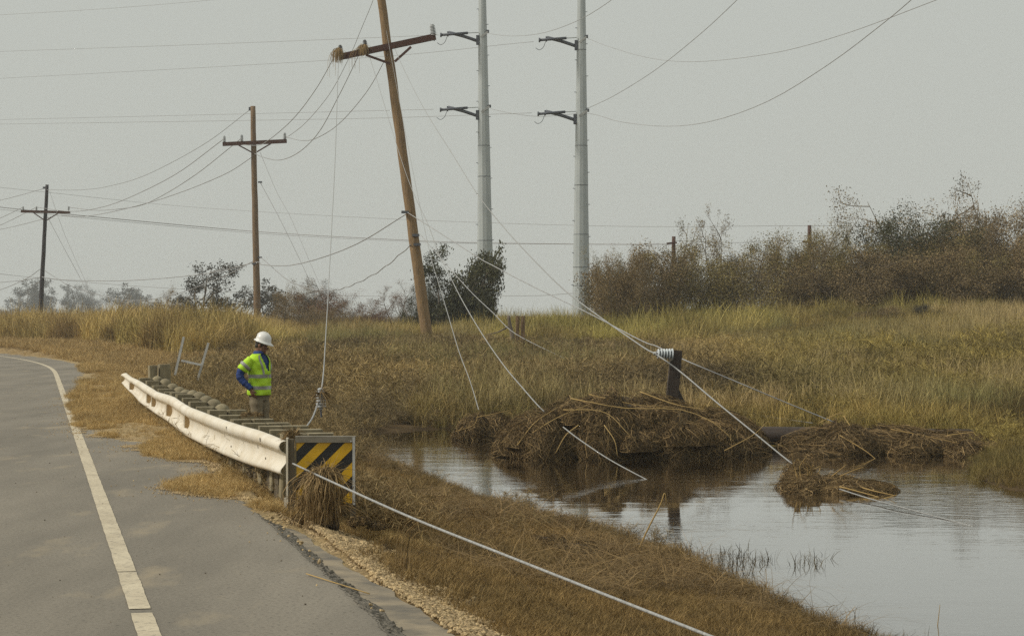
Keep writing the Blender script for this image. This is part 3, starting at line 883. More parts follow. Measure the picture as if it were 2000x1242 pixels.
wire([(736, -60, D), (751, 40, D + .6), (790, 250, 74), (822, 412, 66), (841, 500, 60), (855, 548, 57), (874, 611, 52.5), (896, 685, 47), (918, 744, 43), (935, 800, 40)], (1.0, 1.2, 1.8, 2.4, 2.8),
     'thin wire dropping past the leaning pole foot to the small debris heap', 'power_line', 'rope', n=60)
wire([(822, 459, D), (844, 485, 78), (915, 565, 73), (963, 611, 69), (1007, 652, 64), (1111, 704, 55), (1170, 733, 50), (1230, 752, 46), (1339, 785, 42), (1434, 804, 40), (1587, 826, 38)], (2.0, 2.2, 2.0, 1.8, 1.8),
     'thin grey wire sagging from the leaning pole and lying behind the debris mound', 'communication_line', 'wire', n=60)
wire([(771, 96, D), (797, 153, 76), (833, 221, 72), (887, 307, 67), (932, 379, 63), (982, 442, 58.5), (1031, 496, 55), (1094, 559, 50.5), (1148, 602, 46.5), (1250, 674, 39), (1283, 693, YF - .45), (1330, 727, 35.4), (1400, 786, 34.2), (1470, 843, 33.0), (1535, 896, 31.6), (1570, 922, 30.5)], (1.2, 1.8, 2.6, 3.4, 4.6, 4.6, 4.6),
     'pale wire slanting from the leaning pole past the insulator to floating debris', 'power_line', 'rope', n=90)
wire([(1640, 955, 26.2), (1700, 974, 25.2), (1760, 990, 24.2), (1830, 1009, 23.25), (1880, 1022, 22.6), (1900, 1028, 22.3)], (4, 4, 3.4), 'pale wire end leaving the floating debris and dipping into open water', 'power_line', 'rope')
wire([(797, 416, D), (873, 464, 74), (937, 505, 69), (959, 517, 67.5), (1040, 559, 61), (1148, 611, 53), (1248, 663, 43), (1284, 677, 39), (1330, 700, 37.4), (1430, 742, 37), (1540, 788, 36.9), (1638, 828, 36.8)], (2.2, 2.6, 3.0, 3.6, 3.6),
     'dark cable from the leaning pole passing behind the upright crossarm stub', 'communication_line', 'wire', n=80)
# telephone cables from pole to pole
wire([(80, 541, Y3), (130, 547, 156), (250, 548, 148), (400, 535, 137), (496, 513, Y2), (512, 517, 127), (560, 519, 118), (620, 506, 107), (700, 475, 94), (797, 416, D)], (2.2, 2.2, 2.6, 3.0),
     'thick dark telephone cable sagging between the three wooden poles', 'communication_line', 'wire_dark', n=80)
pts = spline([(508, 502, Y2), (525, 516, 126), (564, 548, 117), (606, 564, 109), (640, 567, 103), (680, 560, 96), (743, 528, 88), (802, 479, D)], 60)
pts[:, 1] += 1.6 * np.sin(np.arange(len(pts)) * 1.9) * np.linspace(0, 1, len(pts))
wire([tuple(p) for p in pts], (2.0, 2.6, 2.8), 'kinked dark cable sagging lowest between the brown and leaning poles', 'communication_line', 'wire_dark', n=180)
wire([(497, 509, Y2), (430, 543, 134), (330, 578, 142), (240, 586, 149), (143, 560, 156), (115, 546, 158), (85, 527, Y3)], (2.2, 2.0, 1.8), 'dark cable drooping behind the trees between brown and black poles', 'communication_line', 'wire_dark', n=50)
wire([(78, 526, Y3), (50, 545, 162), (0, 566, 166), (-60, 580, 170)], 1.6, 'dark cable drooping to the left edge from the black pole', 'communication_line', 'wire_dark')
wire([(80, 541, Y3), (40, 548, 163), (-60, 556, 170)], 1.8, 'telephone cable leaving the black pole almost level to the left', 'communication_line', 'wire_dark')
# conductors brown pole to leaning pole
wire([(655, 108, D), (616, 176, 87), (571, 234, 98), (526, 273, 115), (504, 284, 126), (473, 283, Y2 - .3)], (2.0, 2.2, 2.0, 1.8), 'wire from the crossarm left tip down to the brown pole', 'power_line', 'wire_dark', n=50)
wire([(740, -40, D), (729, 0, D), (707, 54, 83), (680, 117, 88), (643, 185, 95), (598, 239, 106), (567, 264, 121), (557, 268, Y2 - .3)], (1.5, 1.6, 1.5), 'thin wire from the top of the picture to the brown pole crossarm end', 'power_line', 'wire_dark', n=50)
wire([(703, 104, D), (661, 189, 86), (621, 261, 94), (580, 300, 105), (544, 313, 117), (513, 307, 126), (497, 300, Y2 - .2)], (2.0, 2.2, 2.0), 'most sagging wire from the tufted middle insulator to the brown pole', 'power_line', 'wire_dark', n=50)
wire([(757, 108, D), (716, 180, 86), (661, 243, 97), (616, 271, 110), (589, 275, 119), (567, 270, 127), (558, 269, Y2 - .3)], (2.0, 2.0, 1.8), 'wire from behind the leaning pole shaft to the brown crossarm end', 'power_line', 'wire_dark', n=50)
# conductors black pole to brown pole
wire([(90, 371, Y3), (160, 371, 154), (217, 363, 150), (290, 340, 144), (400, 281, 136), (489, 214, Y2)], 1.3, 'topmost thin wire between the black and brown pole tops', 'power_line', 'wire_far', n=40)
wire([(71, 405, Y3), (136, 413, 156), (190, 407, 152), (248, 388, 147), (344, 340, 139), (438, 271, Y2 - .3)], 1.8, 'wire to the left insulator of the brown pole from the black pole', 'power_line', 'wire_dark', n=40)
wire([(134, 405, Y3), (192, 411, 153), (263, 404, 147), (310, 386, 143), (384, 340, 137), (472, 270, Y2 - .3)], 1.8, 'wire to the middle insulator of the brown pole from the black pole', 'power_line', 'wire_dark', n=40)
wire([(120, 421, Y3), (174, 422, 154), (265, 403, 146), (350, 377, 140), (440, 340, 134), (494, 306, Y2 - .2)], 1.8, 'lowest wire from the black pole to the shaft of the brown pole', 'power_line', 'wire_dark', n=40)
for k, (p0, p1) in enumerate((((84, 369), (-50, 402)), ((45, 405), (-50, 446)), ((71, 405), (-50, 462)), ((100, 424), (-50, 458)))):
    wire([(*p0, Y3), ((p0[0] + p1[0]) / 2, (p0[1] + p1[1]) / 2 + 2, 166), (*p1, 172)], 1.4,
         ('topmost', 'second', 'third', 'lowest')[k] + ' of four wires leaving the black pole to the left edge', 'power_line', 'wire_dark')
# guy wires
wire([(508, 356, Y2), (549, 433, 127), (590, 517, 125), (632, 608, 122)], 1.5, 'lower thick guy wire slanting right from the brown pole', 'guy_wire', 'wire_far')
wire([(508, 298, Y2), (540, 374, 127.5), (567, 424, 126), (600, 500, 124), (648, 610, 121)], 1.1, 'upper thin guy wire slanting right from the brown pole', 'guy_wire', 'wire_far')
wire([(97, 374, Y3), (118, 436, 159), (140, 490, 158), (190, 600, 155)], 1.0, 'upper guy wire slanting right from the black pole', 'guy_wire', 'wire_far')
wire([(93, 424, Y3), (124, 483, 159), (158, 546, 158), (180, 592, 156)], 1.2, 'lower guy wire slanting right from the black pole', 'guy_wire', 'wire_far')
# far level lines across the picture
FY = 190.0
wire([(-80, 396, FY), (136, 419, FY), (496, 452, FY), (792, 469, 165), (964, 474.5, 150), (1200, 477, 138), (1314, 476, 128)], (2.4, 2.6, 2.2), 'heavy level cable crossing behind all the poles', 'transmission_line', 'wire_dark', n=60)
wire([(-80, 400.5, FY), (136, 423, FY), (496, 455.5, FY), (792, 471.5, 165), (964, 476, 150), (1314, 478.5, 128)], (1.2, 1.2, 1.2), 'thin cable strung just below the heavy level cable', 'transmission_line', 'wire_far', n=60)
wire([(-80, 358, FY), (93, 376, FY), (310, 399, FY), (496, 413, 180), (792, 429, 160), (1200, 442, 138), (1580, 441, 128), (1720, 444, 127)], 1.1, 'thin high line crossing to the distant pole in the thicket', 'transmission_line', 'wire_far', n=60)
wire([(-80, 526, FY), (87, 544, FY), (328, 563, 180), (620, 577, 170), (1000, 578, 150), (1115, 573, 140), (1240, 565, 132)], 1.4, 'low level line crossing just above the reeds', 'transmission_line', 'wire_far', n=60)
wire([(1314, 470, 128), (1440, 474, 128), (1500, 470, 128), (1570, 471, 128)], 1.3, 'short dim line between the two distant poles', 'transmission_line', 'wire_far')
# lines of the steel poles
for k, (pts, wv, lab) in enumerate((
    ([(856, 69, 119.4), (430, 86, 150), (-80, 104, 190)], 1.0, 'thin line leaving the upper arm of the left steel pole leftward'),
    ([(1042, 82, 114.4), (645, 118, 140), (-80, 158, 190)], 1.0, 'thin line leaving the upper arm of the right steel pole leftward'),
    ([(847, 214, 119.4), (430, 224, 150), (-80, 236, 190)], 1.0, 'thin line leaving the lower arm of the left steel pole leftward'),
    ([(1038, 221, 114.4), (640, 233, 140), (-80, 244, 190)], 1.1, 'thin line leaving the lower arm of the right steel pole leftward'),
    ([(950, 66, 119.5), (1000, 71, 110), (1060, 65, 98), (1130, 40, 86), (1195, 0, 76), (1240, -40, 70)], 1.5, 'line sweeping up right from the upper arm of the left steel pole'),
    ([(1148, 76, 114.5), (1190, 92, 110), (1270, 114, 102), (1360, 121, 94), (1500, 106, 82), (1640, 70, 72), (1830, 0, 60), (1900, -30, 57)], 1.5, 'shallow line sweeping right from the upper arm of the right steel pole'),
    ([(1148, 212, 114.5), (1200, 187, 106), (1280, 137, 96), (1370, 65, 86), (1440, 0, 78), (1480, -40, 74)], 1.7, 'steep line rising right from the lower arm of the right steel pole'),
    ([(958, 213, 119.5), (1000, 222, 117), (1060, 228, 116), (1148, 222, 114.5), (1210, 238, 106), (1300, 247, 97), (1390, 237, 88), (1500, 198, 79), (1620, 125, 70), (1725, 46, 63), (1780, 0, 60), (1820, -36, 58)], 1.7, 'deep sagging line sweeping right from the lower arms of both steel poles'),
    ([(-80, 34, 190), (200, 18, 175), (470, -4, 160)], .9, 'faint line in the upper left corner of the sky'))):
    wire(pts, wv, lab, 'transmission_line', 'wire' if k > 3 else 'wire_far', n=50)
# ------------------------------------------------------------------ worker
def evaluated(mb, name, mods):
    me = mb.mesh(name + '_raw', None)
    o = bpy.data.objects.new(name + '_raw', me); COL.objects.link(o)
    for typ, kw in mods:
        md = o.modifiers.new(typ, typ)
        for k, v in kw.items(): setattr(md, k, v)
    dg = bpy.context.evaluated_depsgraph_get(); dg.update()
    out = bpy.data.meshes.new_from_object(o.evaluated_get(dg))
    bpy.data.objects.remove(o); bpy.data.meshes.remove(me)
    return out

def add_local(name, me, parent, mat, smooth=True):
    me.materials.clear(); me.materials.append(mat)
    me.polygons.foreach_set('use_smooth', np.full(len(me.polygons), smooth))
    o = bpy.data.objects.new(name, me); o.parent = parent; COL.objects.link(o); return o

FACE = math.radians(-26)
feet_z = gz(*MAN)
man = thing('person', (MAN[0], MAN[1], feet_z), 'worker in white hard hat and lime safety vest looking down, hand at hip', 'person')
man.rotation_euler = (0, 0, FACE)
HY = math.radians(16); HP = math.radians(20)               # head turned to the water and bowed
HC = np.array((.055, 0, 1.60))
def rot_y(a):
    c, s = math.cos(a), math.sin(a); return np.array(((c, 0, s), (0, 1, 0), (-s, 0, c)))
HR = rotz(HY) @ rot_y(HP)
def hd(p): return HC + HR @ np.asarray(p, float)
SR, ER, WR = np.array((-.015, -.185, 1.385)), np.array((-.16, -.300, 1.13)), np.array((.02, -.255, .915))
SL, EL, WL = np.array((-.02, .195, 1.385)), np.array((-.13, .28, 1.13)), np.array((.0, .235, .915))
b = MB()
b.ellipsoid(hd((-.012, 0, .025)), (.098, .077, .108), HR, 20, 14)          # skull
b.ellipsoid(hd((.03, 0, -.062)), (.068, .058, .062), HR)                    # jaw
b.ellipsoid(hd((.088, 0, -.105)), (.020, .024, .018), HR, 10, 8)            # chin
b.tube([hd((.088, 0, .022)), hd((.112, 0, -.022)), hd((.096, 0, -.038))], [.010, .017, .012], 8)  # nose
b.ellipsoid(hd((.080, 0, .034)), (.022, .056, .013), HR, 12, 8)             # brow
b.ellipsoid(hd((.092, 0, -.066)), (.014, .026, .008), HR, 10, 8)            # lips
for sgn in (-1, 1):
    b.ellipsoid(hd((-.012, sgn * .079, -.012)), (.022, .010, .034), HR, 10, 8)   # ear
    b.ellipsoid(hd((.058, sgn * .042, -.028)), (.030, .024, .024), HR, 10, 8)    # cheek
b.tube([(-.01, 0, 1.38), (.0, 0, 1.46), hd((-.025, 0, -.05))], [.072, .060, .058], 12)
b.loft([np.stack([cx + rx * np.cos(np.arange(20) * .3142), ry * np.sin(np.arange(20) * .3142), np.full(20, z)], -1)
        for z, cx, rx, ry in ((.82, 0, .11, .155), (.95, .0, .105, .15), (1.1, .005, .105, .15), (1.28, .0, .11, .165), (1.38, -.01, .09, .16), (1.44, -.01, .06, .09))])
for S_, E_, W_ in ((SR, ER, WR), (SL, EL, WL)):
    b.tube(spline([S_, E_, W_], 14), np.interp(np.linspace(0, 1, 14), [0, .45, .55, 1], [.058, .044, .043, .028]), 12)
for s_ in (-1, 1):
    b.tube([(0, s_ * .09, .88), (.02, s_ * .10, .48), (-.02, s_ * .11, .09)], [.088, .060, .042], 12)
    b.ellipsoid((.05, s_ * .115, .04), (.13, .048, .042))
def hand(W_, d, palm_n, side):
    """palm, four curled fingers of unequal length and a thumb from the side of the palm"""
    d = np.asarray(d, float); d /= np.linalg.norm(d); nrm = np.asarray(palm_n, float); nrm -= d * (nrm @ d); nrm /= np.linalg.norm(nrm)
    sd_ = np.cross(d, nrm) * side
    R_ = np.stack([d, sd_, nrm], 1)
    b.ellipsoid(W_ + d * .05, (.055, .042, .018), R_, 12, 8)
    for k, (L, o_) in enumerate(((.068, .030), (.078, .010), (.073, -.010), (.056, -.029))):
        p0 = W_ + d * .085 + sd_ * o_; p1 = p0 + d * L * .45 + nrm * .012; p2 = p1 + d * L * .25 + nrm * .024; p3 = p2 + nrm * .02
        b.tube([p0, p1, p2, p3], [.0095, .009, .0085, .0075], 8)
    t0 = W_ + d * .03 + sd_ * .032; b.tube([t0, t0 + d * .03 + sd_ * .024 + nrm * .01, t0 + d * .058 + sd_ * .022 + nrm * .026], [.012, .0105, .009], 8)
hand(WR, (.22, .12, -.95), (.1, 1, .1), 1)
hand(WL, (.25, -.05, -.95), (.1, -1, .1), -1)
add_local('body', evaluated(b, 'body', [('REMESH', {'mode': 'VOXEL', 'voxel_size': .0075}), ('SMOOTH', {'factor': .5, 'iterations': 3})]), man, M['skin'])

# clothes
def ring(z, cx, cy, rx, ry, n=48, ex=2.3):
    a = np.arange(n) * 2 * math.pi / n
    ca, sa = np.cos(a), np.sin(a)
    return np.stack([cx + rx * np.sign(ca) * np.abs(ca) ** (2 / ex), cy + ry * np.sign(sa) * np.abs(sa) ** (2 / ex), np.full(n, z)], -1)
TZ = np.array([.80, .86, .93, 1.0, 1.10, 1.2, 1.29, 1.36, 1.405, 1.44, 1.475])
TX = np.array([.148, .150, .146, .142, .142, .146, .144, .132, .113, .092, .068])
TY = np.array([.195, .196, .19, .184, .182, .192, .203, .205, .185, .135, .080])
TC = np.array([.005, .006, .008, .012, .014, .010, .003, -.004, -.008, -.008, -.002])
def torso(z, a, grow=0.0, wr=1.0):
    """point on the vest surface at height z, angle a"""
    rx = np.interp(z, TZ, TX) + grow; ry = np.interp(z, TZ, TY) + grow; cx = np.interp(z, TZ, TC)
    k = wr * (.006 * np.sin(a * 5 + z * 23) + .005 * np.sin(a * 3 - z * 41) + .004 * np.sin(a * 9 + z * 11)) * np.clip((1.42 - z) / .2, 0, 1)
    ca, sa = np.cos(a), np.sin(a)
    x = cx + (rx + k) * np.sign(ca) * np.abs(ca) ** .87; y = (ry + k) * np.sign(sa) * np.abs(sa) ** .87
    return np.stack([x, y, z + 0 * x], -1)
NA = 72
def torso_mesh(z0_, z1_, grow, keep=None, nz=36):
    m = MB(); zs = np.linspace(z0_, z1_, nz); a = np.arange(NA) * 2 * math.pi / NA - math.pi
    Zg, Ag = np.meshgrid(zs, a, indexing='ij')
    v = torso(Zg, Ag, grow); fs = []
    for i in range(nz - 1):
        for j in range(NA):
            k = (j + 1) % NA
            zc = (zs[i] + zs[i + 1]) / 2; ac = a[j] + math.pi / NA
            if keep is None or keep(zc, ac): fs.append((i * NA + j, i * NA + k, (i + 1) * NA + k, (i + 1) * NA + j))
    m.add(v.reshape(-1, 3), fs); return m
def vneck(z, a):
    w_ = max(0, (z - 1.17)) * 1.9
    return not (z > 1.17 and abs(a) < w_) and not (z > 1.455)
shirt = MB()
tm = torso_mesh(.84, 1.475, -.012); shirt.add(tm.v[0], tm.f)
def sleeve(S_, E_, W_, r, t0_, t1_, n=22, grow=0.0, seed=0):
    t = np.linspace(0, 1, 40); pts = spline([S_, E_, W_], 40); k0, k1 = int(t0_ * (len(pts) - 1)), int(t1_ * (len(pts) - 1)) + 1
    rr = np.interp(np.linspace(0, 1, len(pts)), [0, .2, .45, .55, .8, 1], r) + grow
    rr = rr * (1 + .05 * np.sin(np.arange(len(pts)) * 1.7 + seed) + .03 * np.sin(np.arange(len(pts)) * .9))
    m = MB(); m.tube(pts[k0:k1], rr[k0:k1], 16, cap=False); return m
RSL = [.048, .072, .062, .060, .052, .042]
for S_, E_, W_ in ((SR, ER, WR), (SL, EL, WL)):
    q = sleeve(S_, E_, W_, RSL, 0, 1); shirt.add(q.v[0], q.f)
# collar
for i in range(1): shirt.loft([ring(1.455, -.004, 0, .082, .088, 24), ring(1.50, .004, 0, .072, .076, 24), ring(1.505, .006, 0, .080, .084, 24), ring(1.46, 0, 0, .094, .1, 24)], cap=False)
add_local('shirt', shirt.mesh('shirt', None), man, M['shirt'])
vm_ = torso_mesh(.815, 1.475, .006, vneck)
for S_, E_, W_ in ((SR, ER, WR), (SL, EL, WL)):
    q = sleeve(S_, E_, W_, [.066, .088, .086, .08, .08, .08], 0, .37); vm_.add(q.v[0], q.f)
vest = add_local('safety_vest', evaluated(vm_, 'vest', [('SOLIDIFY', {'thickness': .004, 'offset': 1})]), man, M['lime'])
def band(za, zb2, a0=-math.pi, a1=math.pi, grow=.013):
    a = np.linspace(a0, a1, 60); m = MB()
    rows_ = np.array([torso(np.full(60, z), a, grow) for z in (za, (za + zb2) / 2, zb2)])
    m.add_np(rows_.reshape(-1, 3), grid_faces(60, 3)); return m
for za, zb2 in ((.905, .960), (1.085, 1.140)):
    add_local('reflective_band', band(za, zb2, .02, 2 * math.pi - .02).mesh('reflective_band', None), vest, M['reflective'])
for sgn in (-1, 1):
    m = MB(); zs = np.linspace(1.14, 1.445, 16); rows_ = []
    for z in zs:
        c_ = sgn * (.50 + .95 * max(0, (z - 1.17))) ; w_ = .16
        rows_.append(torso(np.full(4, z), np.linspace(c_ - w_ * .6, c_ + w_ * .6, 4), .013))
    m.add_np(np.array(rows_).reshape(-1, 3), grid_faces(4, 16)); add_local('reflective_strap', m.mesh('reflective_strap', None), vest, M['reflective'])
for S_, E_, W_ in ((SR, ER, WR), (SL, EL, WL)):
    q = sleeve(S_, E_, W_, [.066, .088, .086, .08, .08, .08], .20, .27, grow=.005)
    add_local('reflective_band', q.mesh('reflective_band', None), vest, M['reflective'])
tr = MB()
tr.loft([ring(.74, -.005, 0, .125, .165), ring(.82, 0, 0, .135, .178), ring(.92, .004, 0, .130, .17)], cap=False)
for s_ in (-1, 1):
    zs = np.linspace(.06, .80, 26); rings = []
    for z in zs:
        rx = np.interp(z, [.06, .3, .5, .8], [.080, .085, .092, .118]); ry = np.interp(z, [.06, .3, .5, .8], [.075, .078, .082, .094])
        k = 1 + .05 * math.sin(z * 31 + s_) + .03 * math.sin(z * 57)
        rings.append(ring(z, np.interp(z, [0, .45, .8], [-.02, .02, .0]), s_ * np.interp(z, [0, .8], [.112, .086]), rx * k, ry * k, 28, 2.0))
    tr.loft(rings, cap=False)
add_local('trousers', tr.mesh('trousers', None), man, M['khaki'])
for s_ in (-1, 1):
    bt = MB(); bt.ellipsoid((.055, s_ * .115, .05), (.15, .056, .052)); bt.tube([(-.02, s_ * .112, .03), (-.02, s_ * .112, .2)], [.06, .058], 12)
    add_local('boot', bt.mesh('boot', None), man, M['boot'])
hr = MB(); hr.ellipsoid(hd((-.028, 0, .035)), (.092, .083, .098), HR, 20, 14); hr.ellipsoid(hd((-.062, 0, -.035)), (.045, .066, .05), HR)
for s_ in (-1, 1): hr.ellipsoid(hd((.018, s_ * .071, .012)), (.022, .010, .035), HR, 8, 6)
add_local('hair', hr.mesh('hair', None), man, M['hair'])
hat = MB(); n = 40; a = np.arange(n) * 2 * math.pi / n
def hring(r1, r2, z, cx=0): return np.array([hd((cx + r1 * math.cos(t_), r2 * math.sin(t_), z)) for t_ in a])
hz = .055
hat.loft([hring(.150, .128, hz - .018, .01), hring(.164, .140, hz - .020, .014), hring(.166, .142, hz - .014, .014), hring(.138, .118, hz + .002, .006), hring(.128, .110, hz + .012), hring(.124, .107, hz + .035, -.004), hring(.116, .100, hz + .07, -.006),
          hring(.098, .085, hz + .102, -.008), hring(.070, .060, hz + .124, -.008), hring(.035, .03, hz + .135, -.008), hring(.004, .004, hz + .138, -.008)])
hato = add_local('hard_hat', hat.mesh('hard_hat', None), man, M['hat'])
rg_ = MB(); pr = np.array([hd((.125 * math.cos(t_) - .008, 0, hz + .02 + .125 * math.sin(t_))) for t_ in np.linspace(.35, math.pi - .35, 16)]); rg_.tube(pr, .010, 8)
add_local('hat_ridge', rg_.mesh('hat_ridge', None), hato, M['hat'])

# ------------------------------------------------------------------ flood debris: matted straw over mud
def drape(c, r, n, length, rg, down=.7, off=.05, width=.012, seg=6, front=True, kink=.5):
    """straws that lie on a half-ellipsoid heap and hang down its sides"""
    c = np.asarray(c, float); r = np.asarray(r, float)
    th = rg.uniform(0, 2 * math.pi, n)
    if front: th = np.where(rg.random(n) < .55, rg.uniform(math.pi, 2 * math.pi, n), th)
    ph = np.arcsin(rg.random(n) ** .55 * .99)
    dth = rg.normal(0, 1, n) * length / max(r[0], .1) * .55
    dph = -np.abs(rg.normal(down, .35, n)) * length / max(r[2], .1) * .8
    L = rg.uniform(.5, 1.2, n); t = np.linspace(0, 1, seg)[None]
    T = th[:, None] + (dth * L)[:, None] * t + rg.normal(0, .035, (n, seg)) / max(r[0], .3) + kink * .12 * np.sin(t * 5 + th[:, None] * 7) * rg.normal(0, 1, n)[:, None]
    Ph = np.clip(ph[:, None] + (dph * L)[:, None] * t ** 1.3, -.06, 1.57)
    o = 1 + (off * rg.random(n))[:, None] / max(r.min(), .35) * (1 + .6 * np.sin(t * 3.1))
    lump = 1 + .12 * np.sin(T * 3 + 1.1) + .08 * np.sin(T * 7 + 2)
    pts = np.stack([c[0] + r[0] * np.cos(Ph) * np.cos(T) * o * lump, c[1] + r[1] * np.cos(Ph) * np.sin(T) * o * lump, c[2] + r[2] * np.sin(Ph) * o * lump], -1)
    W = width * rg.uniform(.5, 1.5, n)[:, None] * (1 - .75 * t)
    sd_ = rg.normal(0, 1, (n, 3)); sd_[:, 1] *= .3; sd_ /= np.linalg.norm(sd_, axis=1, keepdims=True)
    return pts, np.broadcast_to(W, (n, seg)), sd_

def spiky(c, r, n, length, rg, width=.01, seg=4, bias=(0, 0, .35)):
    """straws that stick out of a heap in all directions"""
    d = rg.normal(0, 1, (n, 3)); d[:, 2] = np.abs(d[:, 2]) * .6; d /= np.linalg.norm(d, axis=1, keepdims=True)
    p0 = np.asarray(c) + d * np.asarray(r) * rg.uniform(.55, 1.0, n)[:, None]
    dir_ = d * .5 + rg.normal(0, .6, (n, 3)) + np.asarray(bias); dir_ /= np.linalg.norm(dir_, axis=1, keepdims=True)
    L = length * rg.uniform(.4, 1.3, n)[:, None, None]; t = np.linspace(0, 1, seg)[None, :, None]
    pts = p0[:, None] + dir_[:, None] * L * t + np.array((0, 0, -1.))[None, None] * (t ** 2) * L * rg.uniform(.1, .7, n)[:, None, None]
    W = width * rg.uniform(.6, 1.4, n)[:, None] * (1 - .7 * t[..., 0])
    sd_ = rg.normal(0, 1, (n, 3)); sd_ /= np.linalg.norm(sd_, axis=1, keepdims=True)
    return pts, W, sd_

def heap_core(m, c, r, rg, nu=28, nv=9):
    u = np.arange(nu) * 2 * math.pi / nu; w_ = np.linspace(-.25, math.pi / 2, nv)
    T, Pp = np.meshgrid(u, w_, indexing='xy')
    lump = 1 + .12 * np.sin(T * 3 + 1.1) + .08 * np.sin(T * 7 + 2) + .05 * rg.normal(0, 1, T.shape) * np.cos(Pp)
    v = np.stack([c[0] + r[0] * np.cos(Pp) * np.cos(T) * lump, c[1] + r[1] * np.cos(Pp) * np.sin(T) * lump, c[2] + r[2] * np.sin(Pp) * (1 + .05 * np.sin(T * 5))], -1)
    m.loft(v * 1.0, cap=True)

def debris(name, lobes, label, n_per, length, seed, cat='debris heap', width=.012, stalks=(), mat='straw', spikes=.08, core=True, parent_loc=None, core_k=.93, down=.7):
    rg = np.random.default_rng(seed)
    c0 = np.asarray(lobes[0][0], float)
    o = thing(name, parent_loc if parent_loc is not None else (c0[0], c0[1], c0[2]), label, cat)
    if core:
        for c, r in lobes:
            if r[2] < .3 and len(lobes) > 8: continue      # loose tufts on top carry no mud of their own
            mc = MB(); heap_core(mc, c, np.asarray(r) * core_k, rg); mc.build('mud_core', M['mud'], o, smooth=True)
    ms = MB()
    tot = sum(r[0] * (r[1] + r[2]) for _, r in lobes)
    for c, r in lobes:
        n = int(n_per * r[0] * (r[1] + r[2]) / tot)
        pts, W, s_ = drape(c, r, n, length, rg, width=width, down=down)
        ms.strips(pts, W, s_, rg.random(n) ** 1.6)
        k = int(n * spikes)
        pts, W, s_ = spiky(c, r, k, length * .45, rg, width * .8)
        ms.strips(pts, W, s_, rg.random(k) ** .8)
    tag(ms.build('straw', M[mat], o), kind='stuff')
    for i, pl in enumerate(stalks):
        m = MB(); q = spline(pl[0], 14); m.tube(q, np.linspace(pl[1], pl[1] * .45, len(q)), 6, col=rg.random()); m.build('reed_stalk', M['reed'], o, smooth=True)
    return o

W0 = WATER_Z
big = debris('debris_mound',
      [(P(1215, 897, 34.2) * (1, 1, 0) + (0, 0, W0), (1.35, 1.5, .84)), (P(1090, 897, 33.9) * (1, 1, 0) + (0, 0, W0), (1.0, 1.3, .64)), (P(1340, 897, 34.4) * (1, 1, 0) + (0, 0, W0), (1.1, 1.4, .62)),
       (P(1425, 897, 34.2) * (1, 1, 0) + (0, 0, W0), (.42, .9, .36))] +
      [(P(px_, 897, yy_) * (1, 1, 0) + (0, 0, W0 + z_), (r_, r_ * 1.1, r_ * .7)) for px_, yy_, z_, r_ in ((1040, 33.2, .2, .42), (1125, 33.4, .55, .34), (1180, 33.1, .45, .40), (1275, 33.6, .50, .36), (1330, 33.2, .22, .40), (1390, 33.5, .22, .34), (1015, 33.6, .05, .40), (1240, 32.9, .15, .38))],
      'big straw-covered flood debris mound in the water below the crossarm stub', 26000, .9, 11, 'debris mound', .0105,
      [([P(1115, 778, 33.2), P(1220, 797, 33), P(1330, 800, 32.9), P(1400, 830, 32.7), P(1438, 868, 32.6)], .010),
       ([P(1150, 770, 33.6), P(1240, 790, 33.4), P(1310, 795, 33.2)], .008),
       ([P(1040, 845, 32.6), P(1090, 815, 32.7), P(1150, 790, 33)], .010), ([P(1250, 765, 34), P(1320, 790, 33.6), P(1380, 800, 33.4)], .010),
       ([P(1130, 830, 32.5), P(1105, 850, 32.3), P(1085, 885, 32.2)], .010), ([P(1100, 800, 32.8), P(1180, 805, 32.6), P(1230, 850, 32.3)], .008),
       ([P(1415, 880, 32.4), P(1470, 850, 32.6), P(1500, 822, 33)], .009), ([P(1180, 830, 32.5), P(1200, 860, 32.3), P(1206, 890, 32.2)], .008),
       ([P(1010, 870, 32.6), P(1045, 825, 32.8), P(1090, 795, 33)], .009)], mat='straw_dark', spikes=.22)
debris('debris_mound', [(P(1205, 770, 38.5) * (1, 1, 0) + (0, 0, W0), (.9, .8, .80)), (P(1120, 790, 38.2) * (1, 1, 0) + (0, 0, W0), (.7, .7, .66))],
       'tangle of loose straw standing behind the big debris mound', 2600, .7, 12, 'debris mound', .012, mat='straw')
debris('debris_heap', [(P(945, 845, 38.3) * (1, 1, 0) + (0, 0, W0), (.52, .6, .40)), (P(915, 850, 38.0) * (1, 1, 0) + (0, 0, W0), (.3, .4, .22))],
       'small debris heap at the water left of the big mound', 2600, .5, 13, width=.011, mat='straw_dark',
       stalks=[([P(930, 815, 37.8), P(965, 808, 37.6), P(1000, 800, 37.5)], .008), ([P(890, 842, 37.6), P(925, 830, 37.6), P(935, 805, 37.7)], .007)])
